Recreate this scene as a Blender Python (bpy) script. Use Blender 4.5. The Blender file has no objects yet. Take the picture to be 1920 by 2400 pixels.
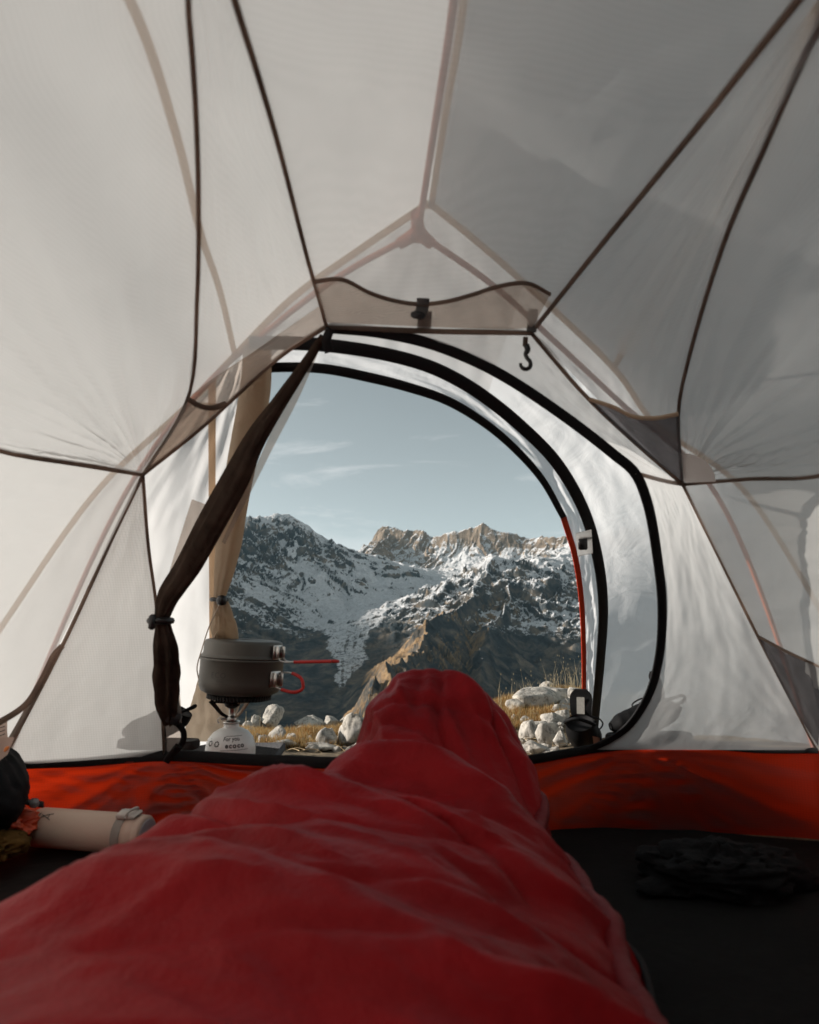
import bpy, math, random
import numpy as np
from mathutils import Vector, Matrix

# ------------------------------------------------------------------ camera, world, sun, exposure
S = bpy.context.scene
COL = S.collection
F_PX, PITCH, CAM_Z = 1500.0, 9.46, 0.40      # focal length in photo pixels (1920 wide), tilt up, eye height
cam_d = bpy.data.cameras.new('camera')
cam = bpy.data.objects.new('camera', cam_d)
COL.objects.link(cam)
cam.location = (0, 0, CAM_Z)
cam.rotation_euler = (math.radians(90 + PITCH), 0, 0)
cam_d.sensor_fit = 'VERTICAL'
cam_d.sensor_height = 36.0
cam_d.lens = 36.0 * F_PX / 2400.0
cam_d.clip_start, cam_d.clip_end = 0.02, 60000.0
cam_d.dof.use_dof = True
cam_d.dof.focus_distance = 2.6
cam_d.dof.aperture_fstop = 5.6
S.camera = cam

SUN_AZ, SUN_EL = math.radians(-79), math.radians(18)      # azimuth from +Y (the view) towards +X
world = bpy.data.worlds.new('World')
S.world = world
world.use_nodes = True
wn, wl = world.node_tree.nodes, world.node_tree.links
wn.clear()
w_out = wn.new('ShaderNodeOutputWorld')
w_bg = wn.new('ShaderNodeBackground')
w_sky = wn.new('ShaderNodeTexSky')
w_sky.sky_type = 'NISHITA'
w_sky.sun_disc = False
w_sky.sun_elevation = SUN_EL
w_sky.sun_rotation = SUN_AZ
w_sky.altitude = 2400
w_sky.air_density, w_sky.dust_density, w_sky.ozone_density = 1.0, 1.6, 1.0
w_hsv = wn.new('ShaderNodeHueSaturation')
w_hsv.inputs['Saturation'].default_value = 0.27
w_hsv.inputs['Hue'].default_value = 0.44
wl.new(w_sky.outputs[0], w_hsv.inputs['Color'])
# thin wispy clouds high in the sky, stretched along the horizon
w_tc = wn.new('ShaderNodeTexCoord')
w_map = wn.new('ShaderNodeMapping')
w_map.inputs['Scale'].default_value = (2.0, 2.0, 10.0)
w_map.inputs['Location'].default_value = (0.9, 0.4, 0.3)
w_n = wn.new('ShaderNodeTexNoise')
w_n.inputs['Scale'].default_value = 1.7
w_n.inputs['Detail'].default_value = 9
w_n.inputs['Roughness'].default_value = 0.62
w_n.inputs['Distortion'].default_value = 0.7
w_cr = wn.new('ShaderNodeValToRGB')
w_cr.color_ramp.elements[0].position = 0.55
w_cr.color_ramp.elements[0].color = (0, 0, 0, 1)
w_cr.color_ramp.elements[1].position = 0.80
w_cr.color_ramp.elements[1].color = (0.5, 0.5, 0.5, 1)
w_mix = wn.new('ShaderNodeMix')
w_mix.data_type = 'RGBA'
w_mix.inputs[7].default_value = (9.0, 8.9, 8.8, 1)
wl.new(w_tc.outputs['Generated'], w_map.inputs['Vector'])
wl.new(w_map.outputs[0], w_n.inputs['Vector'])
wl.new(w_n.outputs[0], w_cr.inputs['Fac'])
wl.new(w_cr.outputs[0], w_mix.inputs[0])
wl.new(w_hsv.outputs[0], w_mix.inputs[6])
wl.new(w_mix.outputs[2], w_bg.inputs['Color'])
w_bg.inputs['Strength'].default_value = 0.050
wl.new(w_bg.outputs[0], w_out.inputs['Surface'])

sun_dir = Vector((math.sin(SUN_AZ) * math.cos(SUN_EL), math.cos(SUN_AZ) * math.cos(SUN_EL), math.sin(SUN_EL)))
sun_d = bpy.data.lights.new('sun', 'SUN')
sun_d.energy = 3.0
sun_d.angle = math.radians(0.5)
sun_d.color = (1.0, 0.93, 0.85)
sun = bpy.data.objects.new('sun', sun_d)
COL.objects.link(sun)
sun.location = sun_dir * 30
sun.rotation_euler = (-sun_dir).to_track_quat('-Z', 'Y').to_euler()

S.view_settings.view_transform = 'Standard'
S.view_settings.look = 'None'
S.view_settings.exposure = 1.25
S.view_settings.gamma = 1.0
S.view_settings.use_curve_mapping = False
cy = S.cycles
cy.max_bounces = 10
cy.diffuse_bounces = 5
cy.glossy_bounces = 3
cy.transmission_bounces = 8
cy.volume_bounces = 1
cy.transparent_max_bounces = 24
cy.sample_clamp_indirect = 6.0
cy.caustics_reflective = False
cy.caustics_refractive = False
cy.use_denoising = True

# ------------------------------------------------------------------ helpers
A = np.array
_cp, _sp = math.cos(math.radians(PITCH)), math.sin(math.radians(PITCH))


def ray(px, py):
    u, v = (px - 960) / F_PX, (1200 - py) / F_PX
    return A([u, _cp - _sp * v, _sp + _cp * v])


def at(px, py, y):
    """the point of the place seen at that photo pixel and standing y metres in front"""
    d = ray(px, py)
    return A([0, 0, CAM_Z]) + d * (y / d[1])


def on(px, py, plane, off=0.0):
    """the same on a sloping plane z = z0 - k*(y - y0), moved off metres towards the eye"""
    z0, y0, k = plane
    d = ray(px, py)
    s = d[2] / d[1]
    y = (z0 + k * y0 - CAM_Z) / (s + k) - off
    return at(px, py, y)


FLY = (0.96, 0.82, 0.85)
INN = (0.815, 0.864, 1.615)


def smooth(pts, n=40, closed=False):
    """Catmull-Rom through the points, resampled evenly"""
    P = np.asarray(pts, float)
    if len(P) == 2 and not closed:
        t = np.linspace(0, 1, n)[:, None]
        return P[0] * (1 - t) + P[1] * t
    if closed:
        Q = np.vstack([P[-1], P, P[0], P[1]])
    else:
        Q = np.vstack([2 * P[0] - P[1], P, 2 * P[-1] - P[-2]])
    out = []
    m = 16
    for i in range(1, len(Q) - 2):
        p0, p1, p2, p3 = Q[i - 1], Q[i], Q[i + 1], Q[i + 2]
        # centripetal knots keep long and short spans from overshooting
        k1, k2, k3 = (max(np.linalg.norm(b - a) ** .5, 1e-6) for a, b in ((p0, p1), (p1, p2), (p2, p3)))
        m1 = (p1 - p0) / k1 - (p2 - p0) / (k1 + k2) + (p2 - p1) / k2
        m2 = (p2 - p1) / k2 - (p3 - p1) / (k2 + k3) + (p3 - p2) / k3
        m1, m2 = m1 * k2, m2 * k2
        t = np.linspace(0, 1, m, endpoint=False)[:, None]
        out.append((2 * t ** 3 - 3 * t ** 2 + 1) * p1 + (t ** 3 - 2 * t ** 2 + t) * m1 + (-2 * t ** 3 + 3 * t ** 2) * p2 + (t ** 3 - t ** 2) * m2)
    C = np.vstack(out + [Q[-2][None]])
    d = np.r_[0, np.cumsum(np.linalg.norm(np.diff(C, axis=0), axis=1))]
    s = np.linspace(0, d[-1], n)
    return np.stack([np.interp(s, d, C[:, k]) for k in range(C.shape[1])], 1)


def new_mesh(name, V, F, smooth_shade=True, uv=None):
    me = bpy.data.meshes.new(name)
    V = np.asarray(V, np.float32)
    F = [tuple(f) for f in F] if not isinstance(F, np.ndarray) else F
    if isinstance(F, np.ndarray):
        nf, k = F.shape
        me.vertices.add(len(V))
        me.vertices.foreach_set('co', V.ravel())
        me.loops.add(nf * k)
        me.loops.foreach_set('vertex_index', F.astype(np.int32).ravel())
        me.polygons.add(nf)
        me.polygons.foreach_set('loop_start', (np.arange(nf) * k).astype(np.int32))
        me.update(calc_edges=True)
    else:
        me.from_pydata(V.tolist(), [], F)
    if smooth_shade and len(me.polygons):
        me.polygons.foreach_set('use_smooth', np.ones(len(me.polygons), bool))
    if uv is not None:
        l = me.uv_layers.new(name='UVMap')
        idx = np.zeros(len(me.loops), np.int32)
        me.loops.foreach_get('vertex_index', idx)
        l.data.foreach_set('uv', np.asarray(uv, np.float32)[idx].ravel())
    me.validate()
    me.update()
    return me


def link(name, me, mat=None, parent=None, **props):
    o = bpy.data.objects.new(name, me)
    COL.objects.link(o)
    if mat is not None and me is not None:
        me.materials.clear()
        me.materials.append(mat)
    if parent is not None:
        o.parent = parent
        o.matrix_parent_inverse = Matrix.Identity(4)
        o.location = [-c for c in world_loc(parent)]
    for k, v in props.items():
        o[k] = v
    return o


def world_loc(o):
    l = Vector(o.location)
    while o.parent:
        o = o.parent
        l += Vector(o.location)
    return l


def thing(name, label, cat, loc, group=None):
    """an Empty at the base of a thing; its parts are modelled in world space and hung under it"""
    o = bpy.data.objects.new(name, None)
    COL.objects.link(o)
    o.location = [float(c) for c in loc]
    o.empty_display_size = 0.05
    tag(o, label, cat, group)
    return o


def tag(o, label, cat, group=None):
    o['label'], o['category'] = label, cat
    if group:
        o['group'] = group
    return o


def grid_faces(n, m, wrap=False):
    i, j = np.meshgrid(np.arange(n - 1), np.arange(m if wrap else m - 1), indexing='ij')
    i, j = i.ravel(), j.ravel()
    j2 = (j + 1) % m
    return np.stack([i * m + j, (i + 1) * m + j, (i + 1) * m + j2, i * m + j2], 1)


def grid_mesh(name, P, wrap=False, caps=False, uv=True):
    n, m = P.shape[:2]
    V = P.reshape(-1, 3)
    F = grid_faces(n, m, wrap)
    s, t = np.meshgrid(np.linspace(0, 1, n), np.linspace(0, 1, m), indexing='ij')
    if caps:
        F = [tuple(f) for f in F.tolist()] + [tuple(range(m))[::-1], tuple(range((n - 1) * m, n * m))]
    return new_mesh(name, V, F, uv=np.stack([s.ravel(), t.ravel()], 1) if uv else None)


def frames(C):
    T = np.gradient(C, axis=0)
    T /= np.linalg.norm(T, axis=1)[:, None] + 1e-12
    up = A([0, 0, 1.0]) if abs(T[0][2]) < 0.9 else A([1.0, 0, 0])
    N = np.zeros_like(C)
    n = up - T[0] * up.dot(T[0])
    N[0] = n / np.linalg.norm(n)
    for i in range(1, len(C)):
        n = N[i - 1] - T[i] * N[i - 1].dot(T[i])
        N[i] = n / (np.linalg.norm(n) + 1e-12)
    return T, N, np.cross(T, N)


def tube_grid(C, r, k=10, squash=None):
    C = np.asarray(C, float)
    T, N, B = frames(C)
    r = np.broadcast_to(np.asarray(r, float), (len(C),)) if np.ndim(r) < 2 else r
    a = np.linspace(0, 2 * np.pi, k, endpoint=False)
    ca, sa = np.cos(a), np.sin(a)
    return C[:, None] + r[:, None, None] * (N[:, None] * ca[None, :, None] + B[:, None] * sa[None, :, None] * (squash or 1.0))


def tube(name, C, r, mat, parent=None, k=10, squash=None, **p):
    return link(name, grid_mesh(name, tube_grid(C, r, k, squash), wrap=True, caps=True), mat, parent, **p)


def ribbon_grid(C, w, nrm, th):
    """closed flat strip: C centre line, w width, nrm surface normal, th thickness"""
    C = np.asarray(C, float)
    T = np.gradient(C, axis=0)
    T /= np.linalg.norm(T, axis=1)[:, None]
    nrm = np.broadcast_to(np.asarray(nrm, float), C.shape)
    W = np.cross(T, nrm)
    W /= np.linalg.norm(W, axis=1)[:, None]
    N = np.cross(W, T)
    w = np.broadcast_to(np.asarray(w, float), (len(C),))[:, None]
    q = 0.5 * th
    return np.stack([C - W * w / 2 - N * q * .4, C - W * w / 2 + N * q * .4, C - W * w * .42 + N * q, C + W * w * .42 + N * q,
                     C + W * w / 2 + N * q * .4, C + W * w / 2 - N * q * .4, C + W * w * .42 - N * q, C - W * w * .42 - N * q], 1)


def ribbon(name, C, w, nrm, th, mat, parent=None, **p):
    return link(name, grid_mesh(name, ribbon_grid(C, w, nrm, th), wrap=True, caps=True), mat, parent, **p)


class MB:
    """gathers shapes into one mesh"""

    def __init__(self):
        self.V, self.F, self.n = [], [], 0

    def add(self, V, F):
        V = np.asarray(V, float).reshape(-1, 3)
        self.V.append(V)
        self.F += [tuple(int(i) + self.n for i in f) for f in F]
        self.n += len(V)
        return self

    def grid(self, P, wrap=True, caps=True):
        n, m = P.shape[:2]
        F = grid_faces(n, m, wrap).tolist()
        if caps:
            F = F + [list(range(m))[::-1], list(range((n - 1) * m, n * m))]
        return self.add(P, F)

    def tube(self, C, r, k=8, squash=None):
        return self.grid(tube_grid(C, r, k, squash))

    def lathe(self, prof, k=40, centre=(0, 0, 0), axis=None):
        """prof: (radius, height) pairs"""
        a = np.linspace(0, 2 * np.pi, k, endpoint=False)
        P = A([[(r * math.cos(t), r * math.sin(t), z) for t in a] for r, z in prof])
        P = P + A(centre)
        return self.grid(P)

    def box(self, c, s, rot=None, bev=0.0):
        c, s = A(c, float), A(s, float) / 2
        if bev:
            b = min(bev, s.min() * .9)
            P = []
            for z, i in ((-s[2], b), (-s[2] + b, 0), (s[2] - b, 0), (s[2], b)):
                x, y, e = s[0] - i, s[1] - i, b * .6
                P.append([(-x + e, -y, z), (x - e, -y, z), (x, -y + e, z), (x, y - e, z), (x - e, y, z), (-x + e, y, z), (-x, y - e, z), (-x, -y + e, z)])
            P = A(P)
        else:
            P = A([[(-s[0], -s[1], z), (s[0], -s[1], z), (s[0], s[1], z), (-s[0], s[1], z)] for z in (-s[2], s[2])])
        if rot is not None:
            P = P @ np.asarray(rot).T
        return self.grid(P + c)

    def build(self, name, mat, parent=None, smooth_shade=True, **p):
        me = new_mesh(name, np.vstack(self.V), self.F, smooth_shade)
        return link(name, me, mat, parent, **p)


def rot3(ax, deg):
    return A(Matrix.Rotation(math.radians(deg), 3, ax))


# gradient noise, vectorised
_rs = np.random.RandomState(11)
_perm = np.r_[_rs.permutation(512), ]
_perm = np.r_[_perm, _perm]
_g2 = _rs.randn(512, 2)
_g2 /= np.linalg.norm(_g2, axis=1)[:, None]


def noise2(x, y, seed=0):
    x, y = np.asarray(x, float) + seed * 17.31, np.asarray(y, float) - seed * 9.77
    xi, yi = np.floor(x).astype(int), np.floor(y).astype(int)
    xf, yf = x - xi, y - yi
    u, v = xf ** 3 * (xf * (xf * 6 - 15) + 10), yf ** 3 * (yf * (yf * 6 - 15) + 10)

    def g(ix, iy, dx, dy):
        h = _perm[(_perm[ix & 511] + iy) & 511]
        return _g2[h, 0] * dx + _g2[h, 1] * dy
    a = g(xi, yi, xf, yf) * (1 - u) + g(xi + 1, yi, xf - 1, yf) * u
    b = g(xi, yi + 1, xf, yf - 1) * (1 - u) + g(xi + 1, yi + 1, xf - 1, yf - 1) * u
    return (a * (1 - v) + b * v) * 1.4


def fbm(x, y, o=5, seed=0, gain=.5, lac=2.03):
    s, a, f = 0, 1.0, 1.0
    for i in range(o):
        s = s + a * noise2(x * f, y * f, seed + i * 3)
        a *= gain
        f *= lac
    return s


def ridged(x, y, o=6, seed=0, gain=.55, lac=2.05):
    s, a, f, w, tot = 0, 1.0, 1.0, 1.0, 0
    for i in range(o):
        n = (1 - np.abs(noise2(x * f, y * f, seed + i * 5)) * 1.5)
        n = np.clip(n, 0, 1) ** 2
        s = s + a * n * w
        tot += a
        w = np.clip(n * 1.6, 0.15, 1)
        a *= gain
        f *= lac
    return s / tot


def sstep(a, b, x):
    t = np.clip((x - a) / (b - a), 0, 1)
    return t * t * (3 - 2 * t)


# materials
def material(name):
    m = bpy.data.materials.new(name)
    m.use_nodes = True
    nt = m.node_tree
    bs = next(n for n in nt.nodes if n.type == 'BSDF_PRINCIPLED')
    out = next(n for n in nt.nodes if n.type == 'OUTPUT_MATERIAL')
    return m, nt, bs, out


def mat_plain(name, col, rough=.6, metal=0.0, spec=.5, var=.12, scale=60, bump=.15, bdist=.001, obj_coords=True):
    """a surface with a little grain in colour and relief"""
    m, nt, bs, out = material(name)
    n, l = nt.nodes, nt.links
    tc = n.new('ShaderNodeTexCoord')
    no = n.new('ShaderNodeTexNoise')
    no.inputs['Scale'].default_value = scale
    no.inputs['Detail'].default_value = 6
    l.new(tc.outputs['Object'], no.inputs['Vector'])
    mx = n.new('ShaderNodeMix')
    mx.data_type = 'RGBA'
    c = A(col)
    mx.inputs[6].default_value = (*(c * (1 - var)), 1)
    mx.inputs[7].default_value = (*np.minimum(c * (1 + var), 1), 1)
    l.new(no.outputs[0], mx.inputs[0])
    l.new(mx.outputs[2], bs.inputs['Base Color'])
    bs.inputs['Roughness'].default_value = rough
    bs.inputs['Metallic'].default_value = metal
    bs.inputs['Specular IOR Level'].default_value = spec
    if bump:
        bp = n.new('ShaderNodeBump')
        bp.inputs['Strength'].default_value = bump
        bp.inputs['Distance'].default_value = bdist
        l.new(no.outputs[0], bp.inputs['Height'])
        l.new(bp.outputs[0], bs.inputs['Normal'])
    return m


def mat_fabric(name, col, through=.5, clear=.2, tcol=None, crink=.25, cscale=9.0, weave=900.0, wamt=.05, grid=0, gloss=0.0):
    """thin cloth: part of the light is scattered through it, a little passes straight between the threads"""
    m, nt, bs, out = material(name)
    n, l = nt.nodes, nt.links
    n.remove(bs)
    tc = n.new('ShaderNodeTexCoord')
    no = n.new('ShaderNodeTexNoise')
    no.inputs['Scale'].default_value = cscale
    no.inputs['Detail'].default_value = 7
    no.inputs['Roughness'].default_value = .55
    no.inputs['Distortion'].default_value = .6
    l.new(tc.outputs['Object'], no.inputs['Vector'])
    wv = n.new('ShaderNodeTexWave')
    wv.wave_type = 'BANDS'
    wv.bands_direction = 'Z'
    wv.inputs['Scale'].default_value = weave / 6.28
    wv.inputs['Distortion'].default_value = 1.0
    wv.inputs['Detail Scale'].default_value = 3
    l.new(tc.outputs['Object'], wv.inputs['Vector'])
    v1 = n.new('ShaderNodeMapRange')
    v1.inputs['From Min'].default_value, v1.inputs['From Max'].default_value = .3, .7
    v1.inputs['To Min'].default_value, v1.inputs['To Max'].default_value = 1 - wamt * 1.6, 1.0
    l.new(no.outputs[0], v1.inputs['Value'])
    v2 = n.new('ShaderNodeMapRange')
    v2.inputs['To Min'].default_value, v2.inputs['To Max'].default_value = 1 - wamt, 1.0
    l.new(wv.outputs[0], v2.inputs['Value'])
    mu = n.new('ShaderNodeMath')
    mu.operation = 'MULTIPLY'
    l.new(v1.outputs[0], mu.inputs[0])
    l.new(v2.outputs[0], mu.inputs[1])
    if grid:
        prod = mu
        for axis in ('X', 'Z'):
            w2 = n.new('ShaderNodeTexWave')
            w2.bands_direction = axis
            w2.wave_profile = 'SIN'
            w2.inputs['Scale'].default_value = grid
            w2.inputs['Distortion'].default_value = 0.15
            l.new(tc.outputs['Object'], w2.inputs['Vector'])
            mr = n.new('ShaderNodeMapRange')
            mr.inputs['From Min'].default_value, mr.inputs['From Max'].default_value = .75, 1.0
            mr.inputs['To Min'].default_value, mr.inputs['To Max'].default_value = 1.0, .90
            l.new(w2.outputs[0], mr.inputs['Value'])
            m2 = n.new('ShaderNodeMath')
            m2.operation = 'MULTIPLY'
            l.new(prod.outputs[0], m2.inputs[0])
            l.new(mr.outputs[0], m2.inputs[1])
            prod = m2
        mu = prod

    def scaled(c):
        x = n.new('ShaderNodeMix')
        x.data_type = 'RGBA'
        x.blend_type = 'MULTIPLY'
        x.inputs[0].default_value = 1
        x.inputs[6].default_value = (*c, 1)
        cb = n.new('ShaderNodeCombineColor')
        for i in range(3):
            l.new(mu.outputs[0], cb.inputs[i])
        l.new(cb.outputs[0], x.inputs[7])
        return x.outputs[2]
    bp = n.new('ShaderNodeBump')
    bp.inputs['Strength'].default_value = crink
    bp.inputs['Distance'].default_value = .012
    l.new(no.outputs[0], bp.inputs['Height'])
    df, tr, tp = n.new('ShaderNodeBsdfDiffuse'), n.new('ShaderNodeBsdfTranslucent'), n.new('ShaderNodeBsdfTransparent')
    l.new(scaled(col), df.inputs['Color'])
    l.new(scaled(tcol or col), tr.inputs['Color'])
    l.new(bp.outputs[0], df.inputs['Normal'])
    l.new(bp.outputs[0], tr.inputs['Normal'])
    tp.inputs['Color'].default_value = (*(tcol or col), 1)
    m1, m2 = n.new('ShaderNodeMixShader'), n.new('ShaderNodeMixShader')
    m1.inputs[0].default_value, m2.inputs[0].default_value = through, clear
    l.new(df.outputs[0], m1.inputs[1])
    l.new(tr.outputs[0], m1.inputs[2])
    last = m1
    if gloss:
        gl = n.new('ShaderNodeBsdfGlossy')
        gl.inputs['Roughness'].default_value = .42
        l.new(bp.outputs[0], gl.inputs['Normal'])
        m3 = n.new('ShaderNodeMixShader')
        m3.inputs[0].default_value = gloss
        l.new(m1.outputs[0], m3.inputs[1])
        l.new(gl.outputs[0], m3.inputs[2])
        last = m3
    if clear:
        l.new(last.outputs[0], m2.inputs[1])
        l.new(tp.outputs[0], m2.inputs[2])
        last = m2
    l.new(last.outputs[0], out.inputs['Surface'])
    return m

# ------------------------------------------------------------------ far land: valley, glacier and peaks


def wp(px, py, y):
    p = at(px, py, y)
    return (p[0], y, p[2])


# each ridge: crest points (x, y, z), half width of its flanks, steepness shape, seed
RIDGES = [
    # the long massif on the left and its shoulder that dips to the col
    ([(-1900, -900, 30), (-2100, 400, 60), (-2200, 1500, 120), (-2150, 2600, 260), (-1950, 3800, 560), wp(560, 1212, 4900), wp(610, 1206, 5000), wp(668, 1202, 5050),
      wp(720, 1240, 5150), wp(770, 1275, 5300), wp(806, 1288, 5500), wp(835, 1306, 5900), wp(850, 1300, 6300)], 1500, 1.35, 1),
    # the sunlit wall behind the glacier
    ([(-1000, 7400, 650), wp(836, 1304, 6950), wp(866, 1268, 6850), wp(878, 1240, 6800), wp(900, 1230, 6750), wp(930, 1238, 6700), wp(965, 1236, 6650), wp(1000, 1256, 6600), wp(1060, 1250, 6480),
      wp(1100, 1240, 6400), wp(1140, 1228, 6300), wp(1180, 1240, 6200), wp(1215, 1245, 6100), wp(1232, 1256, 6060), wp(1300, 1258, 5960), wp(1345, 1246, 5860), wp(1380, 1256, 5800),
      (2300, 5900, 800)], 1000, 2.4, 2),
    # buttress that comes down from the wall into the glacier
    ([wp(905, 1245, 6700), wp(880, 1290, 6200), wp(870, 1345, 5500), wp(850, 1400, 5000)], 430, 1.5, 7),
    # unseen range added far to the left to shade the foot of the wall
    ([(-2300, 5900, 980), (-2500, 6600, 1180), (-3000, 7600, 1390), (-3600, 9000, 1500)], 1300, 1.2, 8),
    # the spur that runs down towards the camp
    ([wp(1215, 1335, 4300), wp(1182, 1296, 3800), wp(1120, 1345, 3450), wp(1065, 1412, 3050), wp(1020, 1450, 2700), wp(982, 1480, 2350), wp(950, 1520, 2000),
      wp(905, 1568, 1650), wp(858, 1630, 1330), wp(815, 1690, 1050), wp(790, 1750, 850)], 400, 1.0, 3),
    # the right hand face
    ([wp(1182, 1296, 3800), wp(1225, 1316, 4050), wp(1290, 1300, 4600), wp(1365, 1268, 5200), (1900, 5700, 800), (2700, 5600, 820), (3300, 3000, 600)], 1500, 1.3, 4),
    # rib in the basin on the right
    ([wp(1190, 1370, 3400), wp(1160, 1450, 2900), wp(1120, 1525, 2450), wp(1125, 1560, 2150)], 330, 1.1, 5),
    # ground the camp stands on
    ([(0, -700, 60), (0, 0, -3), (4, 10, -10)], 700, 1.0, 6),
]


def basin(X, Y):
    """how far inside the snow basin and its glacier tongue a point lies (0..1 and the signed measure)"""
    gx = np.interp(Y, [2600, 2900, 3300, 3800, 4400, 5000, 5600, 6200], [-255, -285, -300, -290, -230, -60, 100, 150])
    gw = np.interp(Y, [2550, 2900, 3300, 3800, 4400, 5000, 5600, 6200], [8, 55, 120, 340, 680, 1050, 1150, 900])
    d = np.abs(X + 60 * fbm(X / 420, Y / 420, 4, 63) - gx) / gw
    return sstep(1.25, .8, d) * sstep(2500, 2700, Y) * sstep(6300, 5900, Y), gx


def terrain(X, Y):
    """height, closeness to a crest (0..1) and the strength of relief for world points"""
    wx = X + 90 * fbm(X / 700, Y / 700, 3, 21)
    wy = Y + 90 * fbm(X / 700, Y / 700, 3, 22)
    base = np.interp(Y, [-2000, 0, 900, 1500, 2300, 2900, 3500, 4300, 4800, 5500, 6300, 9000],
                     [-300, -350, -470, -480, -350, -195, -112, 40, 158, 330, 430, 500])
    base = base + 0.00006 * np.abs(X - np.interp(Y, [0, 2500, 4000, 6500], [-250, -190, -330, 100])) ** 1.9
    best = np.full(X.shape, -1e9)
    sec = np.full(X.shape, -1e9)
    spur = np.full(X.shape, 1e9)
    wall = np.zeros(X.shape)
    rel = np.zeros(X.shape)
    for pts, W, sh, seed in RIDGES:
        P = A(pts, float)
        bd = np.full(X.shape, 1e12)
        bz = np.zeros(X.shape)
        bs = np.zeros(X.shape)
        acc = 0.0
        for a, b in zip(P[:-1], P[1:]):
            dx, dy = b[0] - a[0], b[1] - a[1]
            L2 = dx * dx + dy * dy
            L = math.sqrt(L2)
            qx, qy = (wx, wy)
            t = np.clip(((qx - a[0]) * dx + (qy - a[1]) * dy) / L2, 0, 1)
            d = np.hypot(qx - a[0] - t * dx, qy - a[1] - t * dy)
            k = d < bd
            bd = np.where(k, d, bd)
            bz = np.where(k, a[2] + t * (b[2] - a[2]), bz)
            bs = np.where(k, acc + t * L, bs)
            acc += L
        if seed == 3:
            W = 70 + .85 * np.clip(bz - base, 0, 600)
        W2 = W * (1 + .25 * noise2(bs / 400, bd * 0 + seed, seed))
        u = np.clip(bd / W2, 0, 1)
        prof = (1 - u) ** sh * (1 - .25 * u)
        h = base + (bz - base) * prof
        # gullies that run down the flank
        bs = bs + 110 * fbm(X / 240, Y / 240, 3, seed + 70)
        gul = ridged(bs / 150 + seed, bd / 900, 4, seed + 30) - .55
        gul2 = ridged(bs / 45 + seed, bd / 260, 3, seed + 40) - .5
        amp = np.clip(bz - base, 0, 700) * np.clip(u * 9, .12, 1) * (1 - u) ** 1.1
        h = h + amp * ((.16 if seed == 2 else .28) * gul + (.06 if seed == 2 else .11) * gul2)
        if seed == 3:
            spur = np.where(bz < 250, bd, 1e9)
        if seed == 2:
            wall = sstep(900, 420, bd)
        k = h > best
        rel = np.where(k, np.clip((bz - base) / 400, 0, 1) * (1 - u), rel)
        best = np.maximum(best, h)
    z = np.maximum(best, base)
    d = np.hypot(X, Y)
    far = sstep(150, 900, d)
    r = np.clip(.18 + rel, 0, 1) * (1 - .8 * basin(X, Y)[0])
    z = z + far * r * (62 * (ridged(X / 420, Y / 420, 6, 51) - .5) + 11 * (ridged(X / 70, Y / 70, 4, 52) - .5))
    z = z + far * (5 * fbm(X / 60, Y / 60, 4, 53)) * (.35 + r)
    return z, r, spur, wall


_az = np.unique(np.r_[np.linspace(-105, -18, 70), np.arange(-18, 17.6, .058), np.linspace(17.6, 75, 50)])
_y = np.unique(np.r_[np.geomspace(70, 800, 70), np.arange(800, 2400, 8.0), np.arange(2400, 5000, 8.5), np.arange(5000, 6900, 9.5), np.geomspace(6900, 14000, 18)])


def polar(az, y):
    a, r = np.meshgrid(np.radians(az), y, indexing='ij')
    return r * np.sin(a), r * np.cos(a)


LX, LY = polar(_az, _y)
LZ, LR, LS, LW = terrain(LX, LY)
LP = np.stack([LX, LY, LZ], 2)
d1 = np.gradient(LP, axis=0)
d2 = np.gradient(LP, axis=1)
LN = np.cross(d1, d2)
LN /= np.linalg.norm(LN, axis=2)[..., None] + 1e-9
LN *= np.sign(LN[..., 2:3])
_steep = LN[..., 2]
# snow lies on the gentler ground, higher up, and fills the gullies
nz = fbm(LX / 260, LY / 260, 5, 61)
nz2 = fbm(LX / 30, LY / 30, 5, 62, .65)
alt = sstep(-170, 330, LZ)
nzl = fbm(LX / 620, LY / 620, 3, 67)
snow = np.clip(.42 - .22 * LW + 2.5 * (_steep - .70) + .85 * (alt - .48) + nzl * .42 + nz * .26 + nz2 * .08, 0, 1) * sstep(-150, 0, LZ + 70 * nz)
# the glacier and its tongue lying in the valley
iz, gx = basin(LX, LY)
ice = iz * sstep(.42, .66, _steep + .08 * nz)
moraine = sstep(.1, .45, noise2((LX - gx) / 20 + .7 * fbm(LX / 500, LY / 500, 2, 66), LY / 900, 64)) * sstep(4200, 3300, LY)
snow = np.maximum(snow, ice * (.62 + .38 * sstep(2900, 4300, LY + 200 * nz)) * (1.0 - .42 * moraine * sstep(-.2, .35, nz)) + nz2 * .06)
grass = np.clip(sstep(1.3, .85, LS / (.055 * LY) + .45 * nz + .25 * nz2) * sstep(160, 40, LZ + 60 * nz) + .12 * sstep(0, .3, nz), 0, 1) * sstep(.3, .6, _steep) * sstep(.45, -.05, LN[..., 0])  # dry grass kept to the sunlit flank; its edge paints the shadow line
lm = grid_mesh('mountains', LP, uv=False)
ca = lm.color_attributes.new('cover', 'FLOAT_COLOR', 'POINT')
ca.data.foreach_set('color', np.stack([snow, grass, np.clip(LW + .8 * sstep(500, 250, LS) * sstep(100, 300, LZ), 0, 1), np.ones_like(snow)], 2).astype(np.float32).ravel())

m_land, nt, bs, out = material('mountain rock and snow')
n, l = nt.nodes, nt.links
at_ = n.new('ShaderNodeAttribute')
at_.attribute_name = 'cover'
sep = n.new('ShaderNodeSeparateColor')
l.new(at_.outputs['Color'], sep.inputs[0])
tc = n.new('ShaderNodeTexCoord')


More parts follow.
